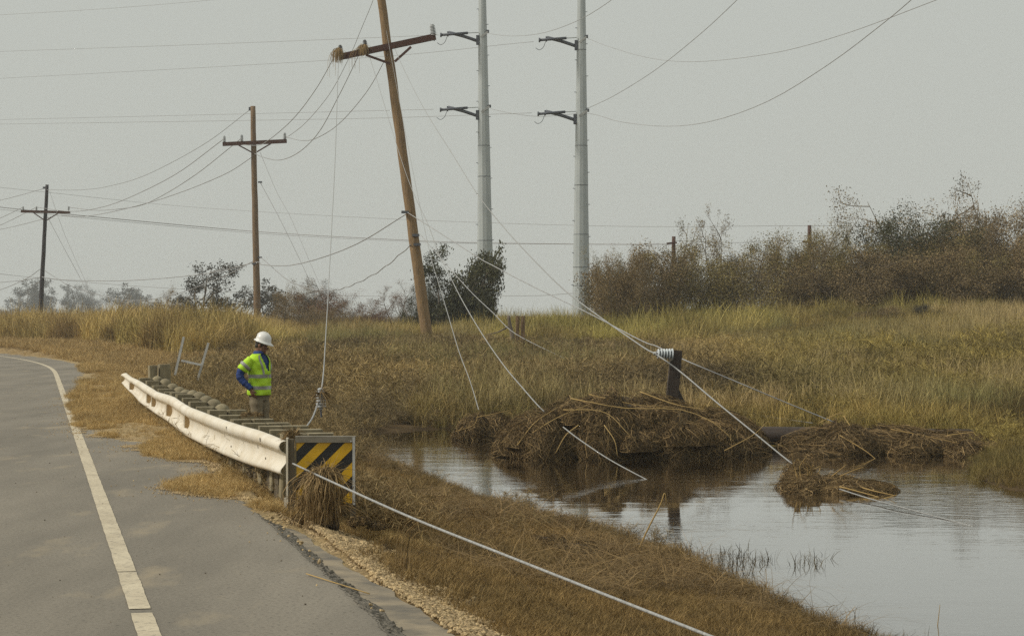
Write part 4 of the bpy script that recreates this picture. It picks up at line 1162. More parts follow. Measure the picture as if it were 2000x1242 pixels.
debris('debris_ridge', [(P(1680, 885, 34.9) * (1, 1, 0) + (0, 0, W0), (1.15, 1.1, .35)), (P(1600, 890, 34.0) * (1, 1, 0) + (0, 0, W0), (.5, .7, .07)), (P(1800, 885, 34.6) * (1, 1, 0) + (0, 0, W0), (1.0, 1.0, .29)),
                        (P(1632, 865, 35.4) * (1, 1, 0) + (0, 0, W0), (.26, .5, .40)), (P(1890, 890, 34.2) * (1, 1, 0) + (0, 0, W0), (.7, .9, .20))],
       'long low ridge of debris heaped over the fallen pole at right', 16000, .8, 14, 'debris ridge', .010, mat='straw_dark', down=.35, spikes=.2,
       stalks=[([P(1740, 838, 34), P(1800, 850, 33.8), P(1875, 866, 33.5)], .010), ([P(1640, 850, 33.8), P(1690, 880, 33.2), P(1720, 905, 32.6)], .008),
               ([P(1648, 812, 35.2), P(1656, 825, 35.1), P(1664, 836, 35)], .012), ([P(1600, 826, 35), P(1630, 810, 34.9), P(1650, 806, 34.8)], .008), ([P(1850, 850, 33.6), P(1880, 846, 33.5), P(1905, 843, 33.4)], .008)])
debris('debris_raft', [(P(1600, 975, 27.0) * (1, 1, 0) + (0, 0, W0), (.50, .40, .17)), (P(1665, 978, 26.7) * (1, 1, 0) + (0, 0, W0), (.45, .38, .12)), (P(1560, 965, 27.6) * (1, 1, 0) + (0, 0, W0), (.22, .3, .28))],
       'floating raft of straw debris alone in open water', 4200, .5, 15, 'debris raft', .008, mat='straw', down=.3, spikes=.25,
       stalks=[([P(1660, 945, 26.6), P(1705, 958, 26.2), P(1750, 968, 26)], .012), ([P(1640, 950, 26.3), P(1700, 966, 26), P(1735, 976, 25.8)], .010), ([P(1685, 972, 26), P(1715, 975, 25.8), P(1752, 966, 25.6)], .008)] +
              [([P(1560 + 6 * i, 940, 27), P(1556 + 9 * i + random.uniform(-10, 10), 912, 27), P(1550 + 10 * i + random.uniform(-20, 20), 885 + 6 * i, 26.9)], .009) for i in range(6)] +
              [([P(1625, 930, 26.6), P(1640, 918, 26.5), P(1652, 908, 26.4)], .010), ([P(1640, 930, 26.6), P(1668, 918, 26.5), P(1686, 912, 26.4)], .007)])
# grass caught on the marker and cable
rg = np.random.default_rng(77)
t_ = thing('straw_clump', P(632, 985, 14.2) * (1, 1, 0), 'clump of wet straw hanging over the cable in front of the striped marker', 'straw clump')
ms = MB(); n = 1100
top = np.stack([rg.normal(P(634, 0, 14.2)[0], .028, n), rg.normal(14.15, .05, n), rg.normal(P(0, 925, 14.2)[2], .022, n)], -1)
side = rg.choice([-1, 1], n, p=[.45, .55])
tt_ = np.linspace(0, 1, 7)[None, :, None]
L_ = (rg.uniform(.25, 1.0, n) ** .7 * (top[:, 2] + .06))[:, None, None]
ox = (rg.normal(0, .040, n) - .02 + .05 * (rg.random(n) < .2) * rg.normal(0, 1.5, n))[:, None]; oy = (-side * rg.uniform(.01, .16, n))[:, None]
s1 = np.minimum(1, tt_[..., 0] * 2.2)
pts = np.stack([top[:, 0, None] + ox * s1 ** .8 + np.cumsum(rg.normal(0, .010, (n, 7)), 1), top[:, 1, None] + oy * s1, top[:, 2, None] + .03 * np.sin(np.clip(tt_[..., 0] * 8, 0, 3.14)) - (tt_ ** 1.4 * L_)[..., 0]], -1)
sd_ = rg.normal(0, 1, (n, 3)); sd_[:, 2] *= .2; sd_ /= np.linalg.norm(sd_, axis=1, keepdims=True)
ms.strips(pts, .0055 * rg.uniform(.5, 1.6, n)[:, None] * np.linspace(1, .4, 7)[None], sd_, .25 + .75 * rg.random(n))
pq, wq, sq = spiky(P(632, 930, 14.12), (.07, .05, .05), 320, .16, rg, .006, 4, (0, 0, -.1)); ms.strips(pq, wq, sq, rg.random(320))
pq, wq, sq = spiky(P(625, 985, 14.1), (.16, .06, .10), 420, .20, rg, .006, 4, (0, 0, -.1)); ms.strips(pq, wq, sq, rg.random(420))
tag(ms.build('straw', M['straw'], t_), kind='stuff')
mc = MB(); heap_core(mc, np.array((P(632, 0, 14.25)[0], 14.28, -.06)), np.array((.09, .08, .17)), rg); mc.build('mud_core', M['mud'], t_, smooth=True)
debris('debris_heap', [(P(700, 990, 14.75) * (1, 1, 0) + (0, 0, -.10), (.08, .08, .05)), (P(590, 1005, 14.4) * (1, 1, 0) + (0, 0, -.04), (.07, .07, .04)), (P(735, 995, 14.8) * (1, 1, 0) + (0, 0, -.14), (.06, .08, .04))],
       'dark rotten debris lying round the foot of the striped marker', 600, .14, 17, width=.006, mat='straw_dark', spikes=.4)
debris('straw_clump', [(P(570, 855, 15.1), (.05, .06, .055))], 'straw caught on the top corner of the guardrail end', 260, .22, 18, 'straw clump', .007, core=False, spikes=.8)
debris('straw_clump', [(P(490, 812, 18.3), (.09, .07, .03))], 'straw lying on the timber posts below the worker', 110, .16, 19, 'straw clump', .007, core=False, spikes=.7)
debris('debris_heap', [(P(1110, 1068, 18.0) * (1, 1, 0) + (0, 0, gz(.5, 18.0) - .02), (.28, .35, .11)), (P(1060, 1055, 18.6) * (1, 1, 0) + (0, 0, gz(.3, 18.6) - .02), (.2, .3, .08))],
       'dark flattened debris patch on the near bank by the water', 900, .35, 20, width=.007, mat='straw_dark', spikes=.25)
debris('debris_heap', [(P(1900, 822, 44), (.55, .5, .38)), (P(1940, 820, 44.5), (.5, .5, .3)), (P(1990, 815, 44), (.6, .6, .5))],
       'pale debris heap in the grass at the right edge', 2200, .6, 21, width=.012, spikes=.2)
m = MB(); m.bar(P(1858, 800, 43.3), P(1868, 783, 43.3), .05, .10); m.bar(P(1857, 786, 43.3), P(1875, 783, 43.3), .06, .07); tag(m.build('wood_scrap', M['scrap']), 'pale bleached wood scrap at the right edge debris', 'wood scrap')
# tufts on the leaning pole's insulators
for k, (px, py, s_, lab) in enumerate(((661, 106, .66, 'tuft of straw hanging on the tip of the leaning crossarm'), (712, 97, .50, 'tuft of straw hanging on the middle insulator of the leaning crossarm'))):
    n = 200; Yt = YL - .42
    o = thing('straw_tuft', P(px, py, Yt), lab, 'straw tuft'); ms = MB()
    top = P(px, py - 15 * s_, Yt) + rg.normal(0, 1, (n, 3)) * (.05, .04, .03)
    dx = rg.normal(-.03 if k == 0 else -.09, .16, n) * s_; L = rg.uniform(.35, .85, n) * s_ * (1 if k == 0 else 1.0)
    L[:6] = rg.uniform(.7, 1.3, 6); dx[:6] = rg.uniform(-.6, -.1, 6)
    t_ = np.linspace(0, 1, 6)[None]
    pts = np.stack([top[:, 0, None] + dx[:, None] * np.minimum(1, t_ * 2) ** .7, top[:, 1, None] + rg.normal(0, .10, (n, 1)) * t_ ** .5, top[:, 2, None] - L[:, None] * t_ ** 1.5], -1)
    sd_ = np.tile((1., 0, 0), (n, 1)) + rg.normal(0, .3, (n, 3)); sd_ /= np.linalg.norm(sd_, axis=1, keepdims=True)
    ms.strips(pts, np.broadcast_to(.017 * np.linspace(1, .4, 6)[None], (n, 6)), sd_, .4 + .6 * rg.random(n))
    tag(ms.build('straw', M['straw'], o), kind='stuff')
# insulator hanging in the dropped wire
hi = thing('hanging_insulator', P(625, 800, 18.8), 'ribbed insulator wrapped in straw hanging on the dropped wire', 'insulator')
io = insulator(P(627, 800, 18.8), (-.03, 0, 1), .20, .050, hi, M['porcelain'], 6, .5)
rg = np.random.default_rng(5)
pts, W, sd_ = spiky(P(627, 768, 18.8), (.05, .05, .04), 240, .13, rg, .006, 4, (.1, 0, -.5))
ms = MB(); ms.strips(pts, W, sd_, rg.random(240)); tag(ms.build('straw', M['straw'], hi), kind='stuff')

# ------------------------------------------------------------------ small things
Yh = 46.0
hf = thing('metal_frame', P(370, 728, Yh), 'bent pale metal sign frame leaning in the grass beside the guardrail', 'metal frame')
m = MB(); m.bar(P(342, 732, Yh), P(359, 658, Yh), .05, .05); m.build('upright', M['galv'], hf)
m = MB(); m.bar(P(386, 742, Yh), P(407, 670, Yh), .05, .05); m.build('upright', M['galv'], hf)
m = MB(); m.bar(P(354, 704, Yh - .06), P(394, 713, Yh - .06), .035, .045); m.build('crossbar', M['galv'], hf)
for px, lab in ((1011, 'left of two short wooden fence posts beside a dead snag'), (1021, 'right of two short wooden fence posts beside a dead snag')):
    Yp = 64.0; m = rough_box((P(px, 0, Yp)[0], Yp, (P(0, 617, Yp)[2] + P(0, 690, Yp)[2]) / 2), (.12, .12, P(0, 617, Yp)[2] - P(0, 690, Yp)[2]), None, px)
    o = thing('fence_post', (P(px, 0, Yp)[0], Yp, P(0, 690, Yp)[2]), lab, 'fence post', 'fence posts'); m.build('shaft', M['pole_brown'], o)
sn = thing('dead_snag', P(998, 690, 70), 'crooked dead snag with bare branches in the brown weeds', 'dead tree')
m = MB(); m.tube(spline([P(999, 695, 70), P(1001, 660, 70), P(996, 635, 70), P(993, 616, 70)], 12), np.linspace(.10, .05, 12), 7); m.build('trunk', M['bark'], sn, smooth=True)
for pl in ([(994, 637), (980, 645), (968, 650), (950, 654)], [(1001, 670), (1003, 690), (985, 715), (960, 740)], [(996, 660), (990, 675), (983, 690)]):
    m = MB(); m.tube(spline([P(*p, 69.8) for p in pl], 10), np.linspace(.04, .015, 10 if len(spline([P(*p, 69.8) for p in pl], 10)) == 10 else len(spline([P(*p, 69.8) for p in pl], 10))), 6); m.build('branch', M['bark'], sn, smooth=True)
m = rough_box(P(402, 931, 17.6) * (1, 1, 0) + (0, 0, .024), (.27, .05, .016), rotz(.1), 7, .004); tag(m.build('wood_scrap', M['scrap']), 'flat pale board lying on the asphalt below the guardrail', 'wood scrap')
rg = np.random.default_rng(3)
for px, py, lab in ((178, 710, 'dark scrap lying on the far shoulder of the bend'), (383, 704, 'dark clod beside the leaning metal frame')):
    Yp = 56.0 if px < 200 else 47.0; c = P(px, py, Yp)
    c[2] = road_surface(c[0], c[1]) - .02
    mb = MB(); heap_core(mb, c, np.array((.35, .25, .10)), rg, 14, 6); tag(mb.build('scrap', M['mud'], smooth=True), lab, 'scrap')
m = MB(); q = spline([P(598, 1126, 11.0) * (1, 1, 0) + (0, 0, .012), P(640, 1136, 10.75) * (1, 1, 0) + (0, 0, .008), P(722, 1146, 10.55) * (1, 1, 0) + (0, 0, -.035)], 12); m.tube(q, .0032, 6, col=.5); tag(m.build('reed_stalk', M['reed'], smooth=True), 'single dry reed lying across the broken asphalt edge', 'reed')
m = MB()
for i in range(6):
    q = spline([P(772 + 5 * i, 1085 - 3 * i, 12.2) * (1, 1, 0) + (0, 0, gz(-.6, 12.2) - .02), P(776 + 6 * i, 1050, 12.2), P(800 + 6 * i + random.uniform(-12, 8), 1004 + 6 * i, 12.1)], 8); m.tube(q, np.linspace(.004, .0015, len(q)), 5, col=random.random())
tag(m.build('reed_bunch', M['straw']), 'bunch of dry reeds standing under the thick cable', 'reeds')
for nm, pl, rr, lab in (('bent_reed', [(1232, 1110, 19), (1262, 1040, 19), (1290, 985, 19), (1298, 962, 19), (1302, 985, 19)], .010, 'tall bent reed at the water edge of the near bank'),
                        ('water_reed', [(1828, 1250, 15.2), (1832, 1215, 15.2), (1836, 1180, 15.2)], .005, 'single thin reed standing in water at the bottom edge')):
    m = MB(); q = spline([P(*p) for p in pl], 16); m.tube(q, np.linspace(rr, rr * .4, len(q)), 5, col=.6); tag(m.build(nm, M['reed'], smooth=True), lab, 'reed')
# ------------------------------------------------------------------ trees and shrubs
def perp(d, rg):
    v = rg.normal(0, 1, 3); v -= d * (v @ d); return v / (np.linalg.norm(v) + 1e-9)

def grow_tree(seed, H, stems, spread, lean=(0, 0, 0), levels=3, kids=(6, 5), leaf_n=10, leaf=.07, r0=.06, start=.25, droop=0., leaf_spread=.16, sparse_top=0., up=.35):
    """returns (trunk MB, crown MB): stems that fork into limbs and twigs, leaf faces on the twigs"""
    rg = np.random.default_rng(seed); tm = MB(); tips = []
    lean = np.asarray(lean, float)
    def branch(p, d, L, r, lev):
        k = 6 if lev == 0 else (5 if lev == 1 else 4)
        pts = [p]; dd = d.copy()
        for i in range(k - 1):
            dd = dd + rg.normal(0, .20, 3) + lean * .12 + np.array((0, 0, (up if lev else .06) * .12 - droop * .1)); dd /= np.linalg.norm(dd)
            pts.append(pts[-1] + dd * L / (k - 1))
        pts = np.array(pts)
        tm.tube(pts, np.linspace(r, r * (.14 if lev < levels - 1 else .25), k), (7, 5, 4, 3)[lev], cap=False)
        if lev == levels - 1:
            for q in pts[1:]: tips.append(q)
            return
        n = kids[min(lev, len(kids) - 1)]
        for i in range(n):
            t = start + (1 - start) * (i + rg.random()) / n if lev == 0 else .2 + .8 * (i + rg.random()) / n
            f = t * (k - 1); j = min(int(f), k - 2); q = pts[j] + (pts[j + 1] - pts[j]) * (f - j)
            td = pts[j + 1] - pts[j]; td /= np.linalg.norm(td)
            nd = td * rg.uniform(.35, .8) + perp(td, rg) * rg.uniform(.6, 1.0); nd /= np.linalg.norm(nd)
            branch(q, nd, L * rg.uniform(.32, .58) * (1.15 - .45 * t), r * .45 * (1.1 - .4 * t), lev + 1)
    for s_ in range(stems):
        a = rg.uniform(0, 2 * math.pi); o = np.array((math.cos(a), math.sin(a), 0)) * rg.random() * spread * .35 * (stems > 1)
        d = np.array((math.cos(a) * spread / H * rg.uniform(.2, .9), math.sin(a) * spread / H * rg.uniform(.2, .9), 1.)) * (1 if stems > 1 else np.array((.3, .3, 1))) + lean * .3
        d /= np.linalg.norm(d)
        branch(o - d * .15, d, H * rg.uniform(.62, .95) if stems > 1 else H * .85, r0 * rg.uniform(.6, 1.1), 0)
    tips = np.array(tips); top = tips[:, 2].max()
    keep = rg.random(len(tips)) > sparse_top * np.clip(tips[:, 2] / top, 0, 1) ** 2
    tips = tips[keep]
    C = np.repeat(tips, leaf_n, 0); n = len(C)
    clump = np.repeat(np.clip(.5 + .9 * (fbm(tips[:, 0] * 1.1 + tips[:, 1] * .7, tips[:, 2] * 1.1, seed) - .5) * 2 + rg.normal(0, .15, len(tips)), 0, 1), leaf_n)
    C = C + rg.normal(0, leaf_spread, (n, 3)) * (1, 1, .8)
    a = rg.normal(0, 1, (n, 3)); a /= np.linalg.norm(a, axis=1, keepdims=True)
    b_ = np.cross(a, rg.normal(0, 1, (n, 3))); b_ /= np.linalg.norm(b_, axis=1, keepdims=True)
    ls = leaf * rg.uniform(.5, 1.3, n)[:, None]
    v = np.stack([C - a * ls, C + b_ * ls * .42, C + a * ls, C - b_ * ls * .42], 1).reshape(-1, 3)
    cm = MB(); q = np.arange(n * 4).reshape(n, 4)
    cm.add_np(v, q, np.repeat(np.clip(clump * .75 + rg.random(n) * .35, 0, 1), 4))
    return tm, cm

_cache = {}
def plant(name, key, mk_, loc, scale, rot, label, cat, bark, leafm, group=None):
    if key not in _cache:
        tm, cm = mk_()
        zs = np.concatenate(cm.v)[:, 2]; xs = np.concatenate(cm.v)[:, 0]
        _cache[key] = (tm.mesh('trunk', None), cm.mesh('crown', None), float(np.percentile(zs, 99.5)), float(np.percentile(xs, 97) - np.percentile(xs, 3)))
    tme, cme, H_, Wd = _cache[key]
    o = thing(name, loc, label, cat, group); o.rotation_euler = (0, 0, rot)
    sc = scale if isinstance(scale, tuple) else (scale,) * 3
    for nm, me, mt in (('trunk', tme, bark), ('crown', cme, leafm)):
        c = bpy.data.objects.new(nm, me); c.parent = o; COL.objects.link(c)
        if not me.materials: me.materials.append(None)
        c.material_slots[0].link = 'OBJECT'; c.material_slots[0].material = M[mt]
    o.scale = sc
    return o
def plant_px(name, key, mk_, px, top, wpx, Y, rot, label, cat, bark, leafm, group=None, sink=.1):
    """stands at column px, its top at photo row top, about wpx wide"""
    x = (px - 1000) / F * Y; z = gz(x, Y) - sink
    if key not in _cache:
        plant_proto(key, mk_)
    H_, Wd = _cache[key][2:]
    hs = (EYE - (top - 615) / F * Y - z) / H_; ws = wpx / F * Y / Wd
    return plant(name, key, mk_, (x, Y, z), (ws, ws, hs), rot, label, cat, bark, leafm, group)
def plant_proto(key, mk_):
    tm, cm = mk_(); V = np.concatenate(cm.v)
    _cache[key] = (tm.mesh('trunk', None), cm.mesh('crown', None), float(np.percentile(V[:, 2], 99.7)), float(np.percentile(V[:, 0], 97) - np.percentile(V[:, 0], 3)))

BR = [lambda s=s: grow_tree(100 + s, 4.0, 9, 2.6, levels=3, kids=(8, 6), leaf_n=24, leaf=.034, r0=.045, start=.12, leaf_spread=.15, sparse_top=.55) for s in range(4)]
DN = [lambda s=s: grow_tree(140 + s, 4.0, 8, 2.6, levels=3, kids=(9, 6), leaf_n=32, leaf=.042, r0=.05, start=.10, leaf_spread=.18, sparse_top=.1) for s in range(2)]
TR = [lambda s=s: grow_tree(180 + s, 5.0, 3, 1.8, levels=4, kids=(6, 4, 3), leaf_n=7, leaf=.04, r0=.09, start=.3, leaf_spread=.12, sparse_top=.2) for s in range(2)]
ordw = ['first', 'second', 'third', 'fourth', 'fifth', 'sixth', 'seventh', 'eighth', 'ninth', 'tenth', 'eleventh', 'twelfth', 'thirteenth', 'fourteenth', 'fifteenth', 'sixteenth', 'seventeenth', 'eighteenth', 'nineteenth', 'twentieth', 'last']
GR = 'shrubs of the thicket on the rise'
thick = [  # px, top row, width px, distance, variant, leaf
    (1190, 505, 90, 92, 'B0', 'leaf_olive'), (1225, 525, 120, 90, 'D0', 'leaf_brown'), (1285, 478, 150, 93, 'D1', 'leaf_brown'), (1310, 440, 90, 97, 'T0', 'leaf_olive'),
    (1345, 478, 140, 95, 'B1', 'leaf_olive'), (1400, 440, 130, 98, 'T1', 'leaf_brown'), (1440, 482, 190, 92, 'B2', 'leaf_olive'), (1490, 460, 150, 97, 'B3', 'leaf_olive'),
    (1530, 475, 150, 93, 'B0', 'leaf_brown'), (1575, 492, 150, 96, 'D0', 'leaf_olive'), (1625, 425, 110, 100, 'T1', 'leaf_olive'), (1650, 450, 160, 94, 'B1', 'leaf_olive'),
    (1700, 455, 150, 99, 'B3', 'leaf_olive'), (1705, 520, 190, 90, 'D1', 'leaf_brown'), (1775, 430, 200, 96, 'D0', 'leaf_green'), (1800, 505, 200, 90, 'D1', 'leaf_brown'),
    (1845, 390, 210, 98, 'B2', 'leaf_brown'), (1880, 480, 180, 92, 'B0', 'leaf_olive'), (1930, 410, 200, 97, 'B3', 'leaf_brown'), (1975, 358, 130, 99, 'T0', 'leaf_brown'), (1990, 470, 200, 92, 'D0', 'leaf_brown'),
    (2060, 420, 220, 96, 'B1', 'leaf_brown')]
FN = {'B': BR, 'D': DN, 'T': TR}
special = {0: 'olive shrub with yellowish leaves at the left end of the thicket', 3: 'sparse olive sapling beside the short distant pole stub', 10: 'pale wispy sapling just right of the distant pole',
           14: 'dark dense evergreen bush where the thicket steps up', 19: 'tall sparse sapling topping the thicket at the right edge'}
for i, (px, top, wd, Y, key, lm) in enumerate(thick):
    lab = special.get(i, f'{"olive" if "olive" in lm else "brown"} thicket shrub, {ordw[min(i, 20)]} plant counting right from the steel pole' if i < 21 else 'brown thicket shrub cut by the right edge of the picture')
    plant_px('shrub' if key[0] != 'T' else 'sapling', key, FN[key[0]][int(key[1])], px, top - 14 - (22 if i % 4 == 1 else 0) + (18 if i % 5 == 2 else 0), wd * (1.0 if i % 2 else 1.12), Y, i * 1.7, lab, 'shrub', 'bark_pale' if i in (10, 16, 19) else 'bark', lm, GR)
# low dark bushes on the slope in front of the thicket
for i, (px, top, wd, Y, lab) in enumerate(((1802, 595, 50, 80, 'small dark bush on the slope below the evergreen bush'), (1715, 598, 80, 81, 'low brown bush on the grass slope left of a dark bush'), (1950, 690, 60, 62, 'dark low bush in the grass near the right edge'),
                                           (1920, 600, 70, 82, 'brown low bush on the slope near the right edge'), (650, 622, 26, 84, 'small dark clump of dead brush above the dropped wire'), (1530, 655, 70, 66, 'wide dark dead bush in the middle of the right slope'), (1690, 700, 80, 58, 'dark dead bush low on the right slope'))):
    plant_px('bush', 'D1', DN[1], px, top, wd, Y, i * 2.1, lab, 'bush', 'bark', 'leaf_grey' if i in (0, 2) else 'leaf_brown', 'low bushes on the slope')
# middle trees
plant_px('tree', 'M0', lambda: grow_tree(201, 4.0, 4, 2.2, levels=4, kids=(7, 5, 4), leaf_n=7, leaf=.07, r0=.09, start=.1, leaf_spread=.15, sparse_top=0, lean=(.4, 0, 0)), 855, 482, 125, 97, 0, 'dark green bushy tree between the leaning pole and the steel pole', 'tree', 'bark', 'leaf_green')
plant_px('tree', 'M1', lambda: grow_tree(203, 4.0, 3, 1.6, levels=4, kids=(7, 5, 4), leaf_n=6, leaf=.07, r0=.09, start=.15, leaf_spread=.14, sparse_top=0, lean=(.5, 0, 0)), 892, 484, 95, 98, 0, 'dark green tree overlapping the left steel pole', 'tree', 'bark', 'leaf_green')
plant_px('bush', 'D0', DN[0], 940, 572, 60, 97, 1, 'dark green bush at the foot of the left steel pole', 'bush', 'bark', 'leaf_green')
plant_px('bush', 'D1', DN[1], 830, 550, 60, 98, 2, 'dark bush hidden behind the leaning pole', 'bush', 'bark', 'leaf_green')
plant_px('tree', 'W0', lambda: grow_tree(210, 4.5, 4, 2.6, levels=4, kids=(6, 5, 4), leaf_n=4, leaf=.075, r0=.09, start=.12, leaf_spread=.12, sparse_top=.15, lean=(.5, 0, 0)), 375, 512, 150, 165, 0, 'windswept grey tree left of the brown pole', 'tree', 'bark', 'leaf_grey')
plant_px('bush', 'B1', BR[1], 330, 560, 80, 164, 1, 'low brown bush under the windswept tree', 'bush', 'bark', 'leaf_brown')
plant_px('tree', 'W1', lambda: grow_tree(214, 4.5, 3, 2.0, levels=4, kids=(5, 4, 4), leaf_n=4, leaf=.10, r0=.08, start=.2, leaf_spread=.12, lean=(.4, 0, 0)), 478, 545, 85, 200, 0, 'small hazy tree directly left of the brown pole', 'tree', 'bark', 'leaf_grey')
plant_px('shrub', 'B2', BR[2], 566, 548, 85, 126, 0, 'dark upright shrub right of the brown pole', 'shrub', 'bark', 'leaf_brown')
plant_px('bush', 'B3', BR[3], 622, 552, 85, 150, 0, 'hazy grey shrub behind the dropped wire', 'bush', 'bark', 'leaf_grey')
plant_px('shrub', 'T0', TR[0], 670, 542, 90, 112, 1, 'reddish sparse shrub right of the dropped wire', 'shrub', 'bark', 'leaf_red')
plant_px('shrub', 'B0', BR[0], 705, 572, 130, 108, 2, 'low reddish bramble between dropped wire and leaning pole', 'shrub', 'bark', 'leaf_red')
plant_px('shrub', 'T1', TR[1], 770, 548, 95, 110, 3, 'bare reddish sapling left of the leaning pole', 'shrub', 'bark', 'leaf_red')
plant_px('shrub', 'B2', BR[2], 650, 590, 100, 100, 4, 'dead brown bush with a dark clump above the reeds', 'shrub', 'bark', 'leaf_brown')
# far hazy trees
for i, (px, top, wd, lab) in enumerate(((38, 545, 85, 'spreading hazy tree left of the black pole'), (58, 562, 45, 'hazy bush right against the black pole at left'), (110, 552, 50, 'upright hazy tree just right of the black pole'), (150, 556, 50, 'slim hazy tree, second right of the black pole'),
                                        (182, 552, 50, 'slim hazy tree, third right of the black pole'), (218, 553, 60, 'feathery hazy tree, fourth right of the black pole'), (262, 562, 55, 'dark rounded hazy tree, fifth right of the black pole'), (12, 600, 40, 'low hazy bush at the left edge'),
                                        (300, 585, 50, 'low hazy bush left of the windswept tree'))):
    key = ('W0', 'B1', 'W1')[i % 3]
    plant_px('far_tree', key, None, px, top, wd * 1.1, 680 + 25 * (i % 4), i * 1.3, lab, 'tree', 'bark', 'leaf_grey', 'far hazy trees')

# ------------------------------------------------------------------ grass: clumps of blades handed to geometry nodes
PROTO = bpy.data.collections.new('grass_prototypes')
def blade_proto(name, n, h, rad, width, lean, curl, seed, seg=4, hv=.35):
    rg = np.random.default_rng(seed); m = MB()
    a = rg.uniform(0, 2 * math.pi, n); r = rad * np.sqrt(rg.random(n))
    p0 = np.stack([r * np.cos(a), r * np.sin(a), np.full(n, -.02 * h)], -1)
    d = rg.normal(0, lean, (n, 2)); H_ = h * rg.uniform(1 - hv, 1 + hv * .6, n); t = np.linspace(0, 1, seg)[None]
    c = rg.normal(0, curl, (n, 2))
    X_ = p0[:, 0, None] + (d[:, 0, None] * t + c[:, 0, None] * t ** 2.2) * H_[:, None]
    Y_ = p0[:, 1, None] + (d[:, 1, None] * t + c[:, 1, None] * t ** 2.2) * H_[:, None]
    Z_ = p0[:, 2, None] + H_[:, None] * (t - .32 * np.hypot(d[:, 0], d[:, 1])[:, None] * t ** 2 - .45 * np.hypot(c[:, 0], c[:, 1])[:, None] * t ** 2.4)
    W = width * rg.uniform(.6, 1.3, n)[:, None] * (1 - .85 * t ** 1.5)
    fa = rg.uniform(0, math.pi, n); sd_ = np.stack([np.cos(fa), np.sin(fa) * .5, np.zeros(n)], -1); sd_ /= np.linalg.norm(sd_, axis=1, keepdims=True)
    m.strips(np.stack([X_, Y_, Z_], -1), W, sd_, rg.random(n))
    o = bpy.data.objects.new(name, m.mesh(name, M['grass'])); PROTO_now.objects.link(o); return o
def weed_proto(name, stems, h, rad, seed, leaf=.045, per=26):
    """dead bushy weed: bent stems set with small withered leaves"""
    rg = np.random.default_rng(seed); m = MB()
    a = rg.uniform(0, 2 * math.pi, stems); p0 = np.stack([np.cos(a), np.sin(a), 0 * a], -1) * (rad * np.sqrt(rg.random(stems)))[:, None]
    d = np.stack([rg.normal(0, .38, stems), rg.normal(0, .38, stems), np.ones(stems)], -1); H_ = h * rg.uniform(.5, 1.15, stems)
    t = np.linspace(0, 1, 5)[None, :, None]; c = rg.normal(0, .3, (stems, 3)) * (1, 1, .2)
    pts = p0[:, None] + (d[:, None] * t + c[:, None] * t ** 2 + np.array((0, 0, -.25)) * t ** 2) * H_[:, None, None]
    sd_ = np.stack([np.cos(a), np.sin(a), 0 * a], -1)
    m.strips(pts, .007 * (1 - .6 * t[..., 0]) * np.ones((stems, 1)), sd_, rg.random(stems) * .7)
    tl = rg.random((stems, per)) ** .7; L0 = np.stack([np.array([np.interp(tl[i], np.linspace(0, 1, 5), pts[i, :, k]) for i in range(stems)]) for k in range(3)], -1).reshape(-1, 3)
    n = len(L0); dl = rg.normal(0, 1, (n, 3)) + (0, 0, .35); dl /= np.linalg.norm(dl, axis=1, keepdims=True); ls = leaf * rg.uniform(.6, 2.2, n)
    pts = L0[:, None] + dl[:, None] * (ls[:, None] * np.array([0, .5, 1])[None])[..., None] * 2
    sv = np.cross(dl, rg.normal(0, 1, (n, 3))); sv /= np.linalg.norm(sv, axis=1, keepdims=True) + 1e-9
    m.strips(pts, np.array([.004, .009, .002])[None] * rg.uniform(.6, 1.3, n)[:, None], sv, rg.random(n))
    o = bpy.data.objects.new(name, m.mesh(name, M['grass'])); PROTO_now.objects.link(o); return o
def proto_set(cname, mk_list):
    global PROTO_now
    PROTO_now = bpy.data.collections.new(cname)
    for f in mk_list: f()
    return PROTO_now

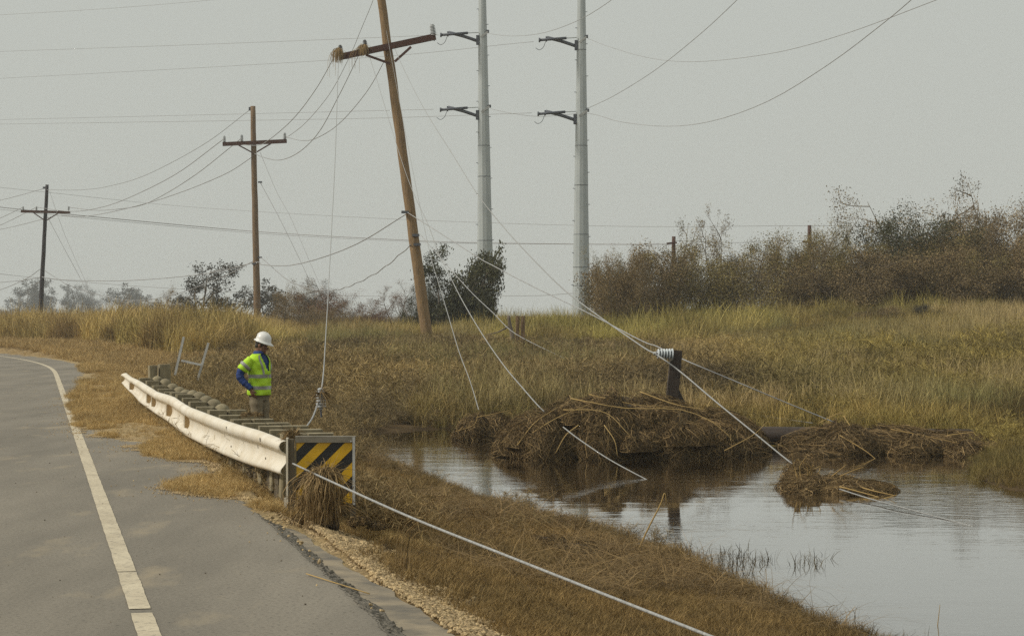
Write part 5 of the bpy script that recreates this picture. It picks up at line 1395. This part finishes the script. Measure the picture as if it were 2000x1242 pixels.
def scatter(name, x, y, z, size, tint, protos, label, rg, tilt=.08, cat='grass', sxy=None):
    n = len(x); me = bpy.data.meshes.new(name)
    me.vertices.add(n); me.vertices.foreach_set('co', np.stack([x, y, z], -1).astype(np.float32).ravel())
    def attr(nm, typ, key, arr): a_ = me.attributes.new(nm, typ, 'POINT'); a_.data.foreach_set(key, arr.ravel())
    attr('rot', 'FLOAT_VECTOR', 'vector', np.stack([rg.normal(0, tilt, n), rg.normal(0, tilt, n), rg.uniform(0, 6.283, n)], -1).astype(np.float32))
    sxy = size if sxy is None else sxy
    attr('siz', 'FLOAT_VECTOR', 'vector', np.stack([sxy, sxy, size], -1).astype(np.float32))
    attr('pick', 'INT', 'value', rg.integers(0, len(protos.objects), n).astype(np.int32))
    attr('tint', 'FLOAT_COLOR', 'color', np.concatenate([tint, np.ones((n, 1))], 1).astype(np.float32))
    o = bpy.data.objects.new(name, me); COL.objects.link(o)
    ng = bpy.data.node_groups.new(name, 'GeometryNodeTree')
    ng.interface.new_socket('Geometry', in_out='INPUT', socket_type='NodeSocketGeometry'); ng.interface.new_socket('Geometry', in_out='OUTPUT', socket_type='NodeSocketGeometry')
    N = ng.nodes; gi = N.new('NodeGroupInput'); go = N.new('NodeGroupOutput'); ip = N.new('GeometryNodeInstanceOnPoints'); ci = N.new('GeometryNodeCollectionInfo')
    ci.inputs[0].default_value = protos; ci.inputs['Separate Children'].default_value = True; ci.inputs['Reset Children'].default_value = True
    def nat(nm, t): a_ = N.new('GeometryNodeInputNamedAttribute'); a_.data_type = t; a_.inputs[0].default_value = nm; return a_.outputs[0]
    ip.inputs['Pick Instance'].default_value = True
    Lk = ng.links
    e2r = N.new('FunctionNodeEulerToRotation'); Lk.new(nat('rot', 'FLOAT_VECTOR'), e2r.inputs[0])
    Lk.new(gi.outputs[0], ip.inputs['Points']); Lk.new(ci.outputs[0], ip.inputs['Instance']); Lk.new(nat('pick', 'INT'), ip.inputs['Instance Index'])
    Lk.new(e2r.outputs[0], ip.inputs['Rotation']); Lk.new(nat('siz', 'FLOAT_VECTOR'), ip.inputs['Scale']); Lk.new(ip.outputs[0], go.inputs[0])
    md = o.modifiers.new('scatter', 'NODES'); md.node_group = ng
    return tag(o, label, cat, kind='stuff')

def sample(n, y0, y1, rg, margin=1.2, pw=1.0):
    """points inside the view wedge between two distances"""
    y = y0 + (y1 - y0) * rg.random(n) ** pw; x = (rg.random(n) * 2 - 1) * (.25 * y * margin + 1.0)
    return x, y
def colmix(a, b, t): t = np.asarray(t)[:, None]; return np.asarray(a) * (1 - t) + np.asarray(b) * t
rg = np.random.default_rng(99)
SHORT = proto_set('short_grass_clumps', [lambda i=i: blade_proto('short_grass_clump', 46, .10, .09, .0032, .35, .45, 500 + i) for i in range(4)])
MID = proto_set('mid_grass_clumps', [lambda i=i: blade_proto('marsh_grass_clump', 40, .45, .16, .008, .22, .30, 520 + i, 5) for i in range(4)])
REED = proto_set('reed_clumps', [lambda i=i: blade_proto('tall_reed_clump', 46, 1.0, .32, .016, .15, .25, 540 + i, 5, .45) for i in range(4)])
WEED = proto_set('weed_clumps', [lambda i=i: weed_proto('dead_weed_clump', 18, .62, .24, 560 + i) for i in range(5)])
MAT_ = proto_set('straw_mats', [lambda i=i: blade_proto('straw_mat', 40, .26, .16, .0045, 1.6, .9, 580 + i, 5) for i in range(3)])

# near bank: short dry orange-brown grass
x, y = sample(52000, 6.5, 40, rg, pw=1.25)
f = fields(x, y); dr = f[0] - SHOULDER; dw = f[2]; nz = fbm(x * 1.1, y * 1.1, 41)
keep = (dr > .30) & (dr < 5.0) & (dw > -.12) & (rg.random(len(x)) < np.clip((dr - .42) * 2.0 + (nz - .5) * 1.6, 0, 1)) & (f[1] < 34)
x, y, dr, dw, nz = x[keep], y[keep], dr[keep], dw[keep], nz[keep]; z = height(x, y)
big_ = fbm(x * .5, y * .5, 43); up_ = sm((y - 15.5) / 6)
size = (.65 + .7 * rg.random(len(x))) * (1 + .9 * up_ * big_ * sm((dw - .5) / 1.5)) * (.75 + .5 * sm((.9 - dw) / .9) * rg.random(len(x)))
tint = colmix((.30, .195, .072), (.19, .13, .050), np.clip((big_ - .3) * 2 + .3 * rg.random(len(x)), 0, 1)); tint *= (.8 + .4 * rg.random(len(x)))[:, None]
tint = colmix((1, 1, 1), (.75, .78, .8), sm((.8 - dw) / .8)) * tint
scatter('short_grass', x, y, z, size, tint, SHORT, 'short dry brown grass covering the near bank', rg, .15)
# straw lying flat on the bank above the water
x, y = sample(9000, 14, 36, rg)
f = fields(x, y); dr = f[0] - SHOULDER; nz = fbm(x * .7 + 3, y * .5, 47)
keep = (dr > 1.3) & (f[2] > .1) & (f[2] < 3.0) & (dr < 5) & (nz > .50); x, y = x[keep], y[keep]
tint = colmix((.27, .18, .078), (.13, .09, .042), rg.random(len(x)))
scatter('matted_straw', x, y, height(x, y) + .02, .5 + .6 * rg.random(len(x)), tint, MAT_, 'matted straw lying on the bank above the water', rg, .25, 'straw')
# taller weeds on the upper bank, behind the rail and round the worker
x, y = sample(8500, 15.0, 46, rg)
f = fields(x, y); dr = f[0] - SHOULDER
keep = (dr > 1.15) & (dr < 5.5) & (f[2] > -.15) & (y > 17.5 + .8 * dr * 0) & ((x - MAN[0]) ** 2 + (y - MAN[1]) ** 2 > .35) & ~((np.abs(x - MAN[0]) < .5) & (y < MAN[1]) & (y > 24)); x, y, dr = x[keep], y[keep], dr[keep]
nz = fbm(x * .6, y * .6, 51); k2 = rg.random(len(x)) < np.clip((nz - .38) * 4, .12, 1) * np.clip((y - 17) / 8, .10, 1) * np.where((x / y * F + 1000) > 690, .15, 1); x, y, nz, dr = x[k2], y[k2], nz[k2], dr[k2]
size = (.30 + .35 * rg.random(len(x))) * np.clip(.6 + (y - 17) / 22, .5, 1.5)
tint = colmix((.31, .225, .10), (.18, .132, .06), rg.random(len(x)))
scatter('bank_weeds', x, y, height(x, y), size, tint, WEED, 'dead brown weeds on the bank behind the guardrail', rg, .15, 'weeds')
y = rg.uniform(15.4, 31, 420); x = np.array([rail_at(v)[0] for v in y]) + rg.uniform(.15, 1.0, 420)
tint = colmix((.36, .26, .12), (.18, .13, .06), rg.random(420))
scatter('post_weeds', x, y, np.maximum(height(x, y), -.25), .38 + .25 * rg.random(420), tint, WEED, 'dry weeds growing between the guardrail posts', rg, .2, 'weeds')
# far bank: dead brown brush up to the reeds
x, y = sample(60000, 34, 112, rg, 1.15, 1.15)
f = fields(x, y); dr = f[0] - SHOULDER; dw = f[2]; nz = fbm(x * .22, y * .10, 53); px = x / y * F + 1000
lim = np.interp(px, [0, 300, 600, 900, 1300, 1500, 2000], [54, 56, 74, 80, 70, 76, 76])
keep = (dr > np.where(f[1] > 48, 5.5, 2.2)) & (dw > .25) & (dw < 200) & (y < lim + 8 * (nz - .5)) & ~((np.abs(px - 505) < 22) & (y < 32))
far_side = (y > 40) | (x > 3.5); keep &= far_side | (dr > 4.5)
x, y, dw, nz, px = x[keep], y[keep], dw[keep], nz[keep], px[keep]; n = len(x)
right = sm((px - 1330) / 250)
keep = rg.random(n) < np.where(right > .5, .30, .70) * np.where(y > 62, .8, 1) * np.where(dw < 3, .45, 1); x, y, dw, nz, px, right = x[keep], y[keep], dw[keep], nz[keep], px[keep], right[keep]; n = len(x)
size = (.6 + .55 * rg.random(n)) * (.65 + .8 * nz) * np.clip(.55 + dw / 9, .5, 1.15) * np.where(y > 66, .65, 1)
tint = colmix((.38, .285, .13), (.22, .162, .076), np.clip((nz - .3) * 2.2, 0, 1))
tint = colmix((1, 1, 1), (.95, 1.02, .62), right * .8) * tint * (.7 + .6 * rg.random(n))[:, None]
np2 = fbm(x * .55, y * .22, 54); tint = colmix((.62, .62, .66), (1.25, 1.22, 1.1), np.clip((np2 - .3) * 2.4, 0, 1)) * tint
scatter('dead_brush', x, y, height(x, y), size, tint, WEED, 'dead brown brush covering the far bank', rg, .18, 'brush', sxy=size * 1.15)
# marsh grass by the far shore and through the right slope
x, y = sample(46000, 24, 100, rg, 1.15, 1.1)
f = fields(x, y); dr = f[0] - SHOULDER; dw = f[2]; px = x / y * F + 1000; nz = fbm(x * .3, y * .2, 57)
near = np.exp(-np.clip(dw, 0, None) / 4.5)
spit = (x > 5.9) & (y < 36)
w_ = near * 1.0 + .55 * (px < 1300) * (nz > .40) * (y < 70) + .95 * sm((px - 1300) / 200) * (nz + .3) + .16 * (nz > .5)
keep = (dw > -.25) & (dr > 6) & (rg.random(len(x)) < w_) & ((y > 36) | (x > 4.5)); x, y, dw, px, nz, spit = x[keep], y[keep], dw[keep], px[keep], nz[keep], spit[keep]; n = len(x)
size = (.65 + .75 * rg.random(n)) * np.where(spit, .60, 1.0) * (.7 + .5 * nz) * np.clip((dw + .6) / 1.2, .45, 1)
ol = np.clip(rg.random(n) * .6 + (nz - .35) * 1.2, 0, 1)
tint = colmix((.36, .255, .115), (.225, .20, .075), ol); tint = np.where((px > 1350)[:, None], colmix((.34, .245, .09), (.235, .20, .065), ol), tint)
tint *= (.7 + .5 * rg.random(n))[:, None]
pn = fbm(x * .4, y * .16, 58); tint = colmix((.55, .52, .55), (1.2, 1.18, 1.05), np.clip((pn - .32) * 2.8, 0, 1)) * tint
scatter('marsh_grass', x, y, height(x, y), size * np.where(spit, 1, 1.25), tint, MID, 'olive marsh grass along the far shore and right slope', rg, .12)
# reeds and tall grass along the crest
x, y = sample(62000, 58, 175, rg, 1.12, 1.0)
f = fields(x, y); dr = f[0] - SHOULDER; px = x / y * F + 1000; nz = fbm(x * .12, y * .07, 61)
lim = np.interp(px, [0, 300, 600, 900, 1300, 1450, 1700, 2000], [72, 64, 76, 80, 68, 78, 82, 88]); far_ = np.interp(px, [0, 500, 1000, 1150, 1300, 2000], [175, 175, 150, 125, 100, 96])
keep = (y > lim + 12 * (nz - .5)) & (y < far_) & (dr > 4) & (rg.random(len(x)) < np.clip(1.25 - (y - 80) / 120, .35, 1) * np.where(px < 250, .8, 1)); x, y, px, nz = x[keep], y[keep], px[keep], nz[keep]; n = len(x)
size = (.65 + .5 * rg.random(n) + .45 * (rg.random(n) > .93)) * (.6 + .8 * fbm(x * .5, y * .2, 63)) * np.interp(px, [0, 300, 450, 560, 850, 950, 1400, 2000], [1.0, 1.12, 1.0, .70, .62, .9, .95, .75])
gl = np.interp(px, [0, 350, 600, 850, 1000, 1450, 1700, 2000], [.25, .15, .15, .75, .9, .6, .7, .5])
ol = np.clip(gl + (fbm(x * .25, y * .12, 65) - .5) * 1.6 + .2 * (rg.random(n) - .5), 0, 1)
tint = colmix((.50, .365, .155), (.34, .305, .09), ol) * (.6 + .7 * rg.random(n))[:, None]
pn = fbm(x * .6, y * .2, 66); tint = colmix((.55, .5, .5), (1.2, 1.18, 1.1), np.clip((pn - .3) * 2.8, 0, 1)) * tint
scatter('reeds', x, y, height(x, y), size, tint, REED, 'tall tan and green reeds along the crest', rg, .08, 'reeds', sxy=size * 1.1)
x, y = sample(22000, 40, 84, rg, 1.1, 1.1)
f = fields(x, y); dr = f[0] - SHOULDER; nz = fbm(x * .35, y * .15, 67); keep = (dr > 7) & (f[2] > 1.2) & (nz > .47) & ~((np.abs(x / y * F + 1000 - 838) < 35) & (y > 64)); x, y, nz = x[keep], y[keep], nz[keep]; n = len(x)
ol = np.clip((fbm(x * .2, y * .1, 69) - .3) * 2.5, 0, 1)
tint = colmix((.50, .375, .18), (.28, .25, .095), ol) * (.6 + .6 * rg.random(n))[:, None]
size = (.32 + .62 * rg.random(n) ** 2) * (.7 + .7 * nz)
scatter('tall_grass', x, y, height(x, y), size, tint, REED, 'scattered tufts of tall pale grass on the far bank', rg, .15, 'grass', sxy=size * .8)
# verge round the bend and patches on the shoulder
x, y = sample(60000, 16, 95, rg, 1.1, 1.0); x = -np.abs(x) * 1.0
f = fields(x, y); o_ = f[0]; nz = fbm(x * .5, y * .25, 71)
patch = (o_ - silt_edge(f[1]) - .28 + .75 * (fbm(x * 1.6, y * .55, 73) - .5) > .12) & (o_ < 1.9) & (y > 15.2)
verge = (o_ > 1.25) & (o_ < 8 + 4 * nz) & (f[1] > 22) & (f[2] > 4)
keep = (patch & (rg.random(len(x)) < np.where(y < 21, .55, .95))) | (verge & (nz > .3))
x, y, o_, nz = x[keep], y[keep], o_[keep], nz[keep]; n = len(x); on_road = o_ < 1.25
z = np.where(on_road, .012, np.maximum(height(x, y), np.where(o_ < 1.7, -.10, -9)))
size = np.where(on_road, .35 + .4 * rg.random(n), .9 + 1.1 * rg.random(n)) * np.clip(.8 + (y - 25) / 60, .8, 1.6)
tint = colmix((.46, .325, .14), (.34, .235, .10), np.clip((nz - .3) * 1.8, 0, 1)) * (.8 + .4 * rg.random(n))[:, None]
scatter('verge_grass', x, y, z, size, tint, SHORT, 'dry golden grass on the road verge and shoulder patches', rg, .2)
s_ = 5.5 + 42.5 * rg.random(44000) ** 1.25; o_ = rg.uniform(-.1, 2.4, 44000); x, y = road_pt(s_, o_)
g1 = o_ - silt_edge(s_) + .55 * (fbm(x * 2.0, y * .9, 21, 5) - .5); nz = fbm(x * 1.5, y * .7, 74)
keep = (g1 > .10) & ~((s_ > 34) & (s_ < 41) & (o_ < 1.7)) & (nz > np.where(s_ < 13, .30, .38)) & (rg.random(len(x)) < np.where(s_ < 11, .9, 1)); x, y, o_, nz, s_ = x[keep], y[keep], o_[keep], nz[keep], s_[keep]; n = len(x)
z = np.where(o_ < 1.2, .010, np.maximum(height(x, y), -.02 - (o_ - 1.2) * .45))
tint = colmix((.50, .355, .15), (.36, .25, .105), np.clip((nz - .35) * 2, 0, 1)) * (.75 + .5 * rg.random(n))[:, None]
scatter('shoulder_grass', x, y, z, (.5 + .6 * rg.random(n)) * np.clip(s_ / 22, .8, 1.3), tint, SHORT, 'golden dry grass matted over the silted road shoulder', rg, .25)
# emergent stems in the water near the bank
x = np.concatenate([rg.normal(P(px, 0, Yq)[0], sx_, k) for px, Yq, sx_, k in ((1405, 18.7, .16, 26), (1365, 19.9, .22, 22), (1470, 19.2, .22, 34), (1560, 19.0, .22, 14), (1430, 17.9, .14, 20), (1600, 15.5, .15, 12), (1480, 16.6, .2, 16))])
y = np.concatenate([rg.normal(Yq, .28, k) for px, Yq, sx_, k in ((1405, 18.7, .16, 26), (1365, 19.9, .22, 22), (1470, 19.2, .22, 34), (1560, 19.0, .22, 14), (1430, 17.9, .14, 20), (1600, 15.5, .15, 12), (1480, 16.6, .2, 16))])
FEW = proto_set('water_stems', [lambda i=i: blade_proto('water_stem', 4, .13, .06, .005, .25, .3, 600 + i) for i in range(4)])
tint = colmix((.10, .075, .03), (.07, .055, .028), rg.random(len(x)))
scatter('water_grass', x, y, np.full(len(x), WATER_Z), .6 + .6 * rg.random(len(x)), tint, FEW, 'sparse grass stems standing in the shallow water', rg, .15)

# gravel along the broken edge and under the rail
def stone(i):
    r_ = np.random.default_rng(700 + i); m = MB(); m.ellipsoid((0, 0, .25), (1, .8, .55), None, 7, 5)
    m.v = [v * (1 + r_.normal(0, .12, v.shape)) for v in m.v]
    o = bpy.data.objects.new('pebble', m.mesh('pebble', M['stone'])); PROTO_now.objects.link(o)
def stone_material():
    m, nt, b = new_mat('stone'); a = nt.nodes.new('ShaderNodeAttribute'); a.attribute_type = 'INSTANCER'; a.attribute_name = 'tint'
    nt.links.new(a.outputs['Color'], b.inputs['Base Color']); b.inputs['Roughness'].default_value = .9; return m
M['stone'] = stone_material()
PEB = proto_set('pebbles', [lambda i=i: stone(i) for i in range(4)])
s_ = rg.uniform(-2.5, 30, 60000); u = np.abs(rg.normal(0, .36, len(s_)))
lipw = np.interp(s_, [-3, 0, 5, 8], [.36, .34, .16, .03])
o_ = SHOULDER + np.where(s_ < 6.5, lipw + .02, np.clip(silt_edge(s_) - SHOULDER, -1, .2) + .10 + .7 * (fbm(s_ * 1.7, s_ * 0 + 2.5, 83, 4) - .5)) + u - .12 * (rg.random(len(s_)) < .15) * rg.exponential(1, len(s_))
x, y = road_pt(s_, o_); nz = fbm(x * 2.2, y * 2.2, 81)
keep = (nz > .36) & (rg.random(len(x)) < np.clip(1.3 - u / .65, .05, 1)) & ((o_ > SHOULDER) | (s_ > 6.2) | (rg.random(len(x)) < .15)); x, y, o_, s_ = x[keep], y[keep], o_[keep], s_[keep]
z = np.where(o_ < SHOULDER + .06, .008, height(x, y) + .0)
z = np.where((s_ > 5) & (o_ > SHOULDER) & (o_ < 1.9), np.maximum(z, np.where(o_ > 1.2, -.02 - (o_ - 1.2) * .45, -.005)), z)
size = .006 + .014 * rg.random(len(x)) ** 2
size = np.where(o_ < SHOULDER + .02, np.minimum(size, .007), size)
tint = colmix((.60, .45, .24), (.30, .22, .12), rg.random(len(x)) ** .9)
scatter('gravel', x, y, z, size, tint, PEB, 'tan gravel along the broken asphalt edge', rg, .4, 'gravel')
# loose chips on the asphalt
s_ = rg.uniform(-1, 40, 900); o_ = 1.0 - 5 * rg.random(900) ** 1.8; x, y = road_pt(s_, o_)
scatter('road_grit', x, y, np.full(900, .002), .002 + .006 * rg.random(900) ** 3, colmix((.12, .10, .08), (.34, .27, .17), rg.random(900)), PEB, 'loose grit and small stones scattered on the asphalt', rg, .4, 'grit')

# ------------------------------------------------------------------ haze
hz_ = MB(); hz_.box((0, 715, 14.0), (3040, 1590, 36.0))
hm = bpy.data.materials.new('haze_air'); hm.use_nodes = True
nt = hm.node_tree; nt.nodes.clear(); out = nt.nodes.new('ShaderNodeOutputMaterial'); pv = nt.nodes.new('ShaderNodeVolumePrincipled')
pv.inputs['Color'].default_value = (.93, .98, 1.0, 1); pv.inputs['Density'].default_value = .00048; pv.inputs['Anisotropy'].default_value = .0
nt.links.new(pv.outputs[0], out.inputs['Volume'])
ho = tag(hz_.build('haze', hm, origin=(0, 0, 0)), 'thin grey haze filling the air over the marsh', 'haze', kind='stuff')
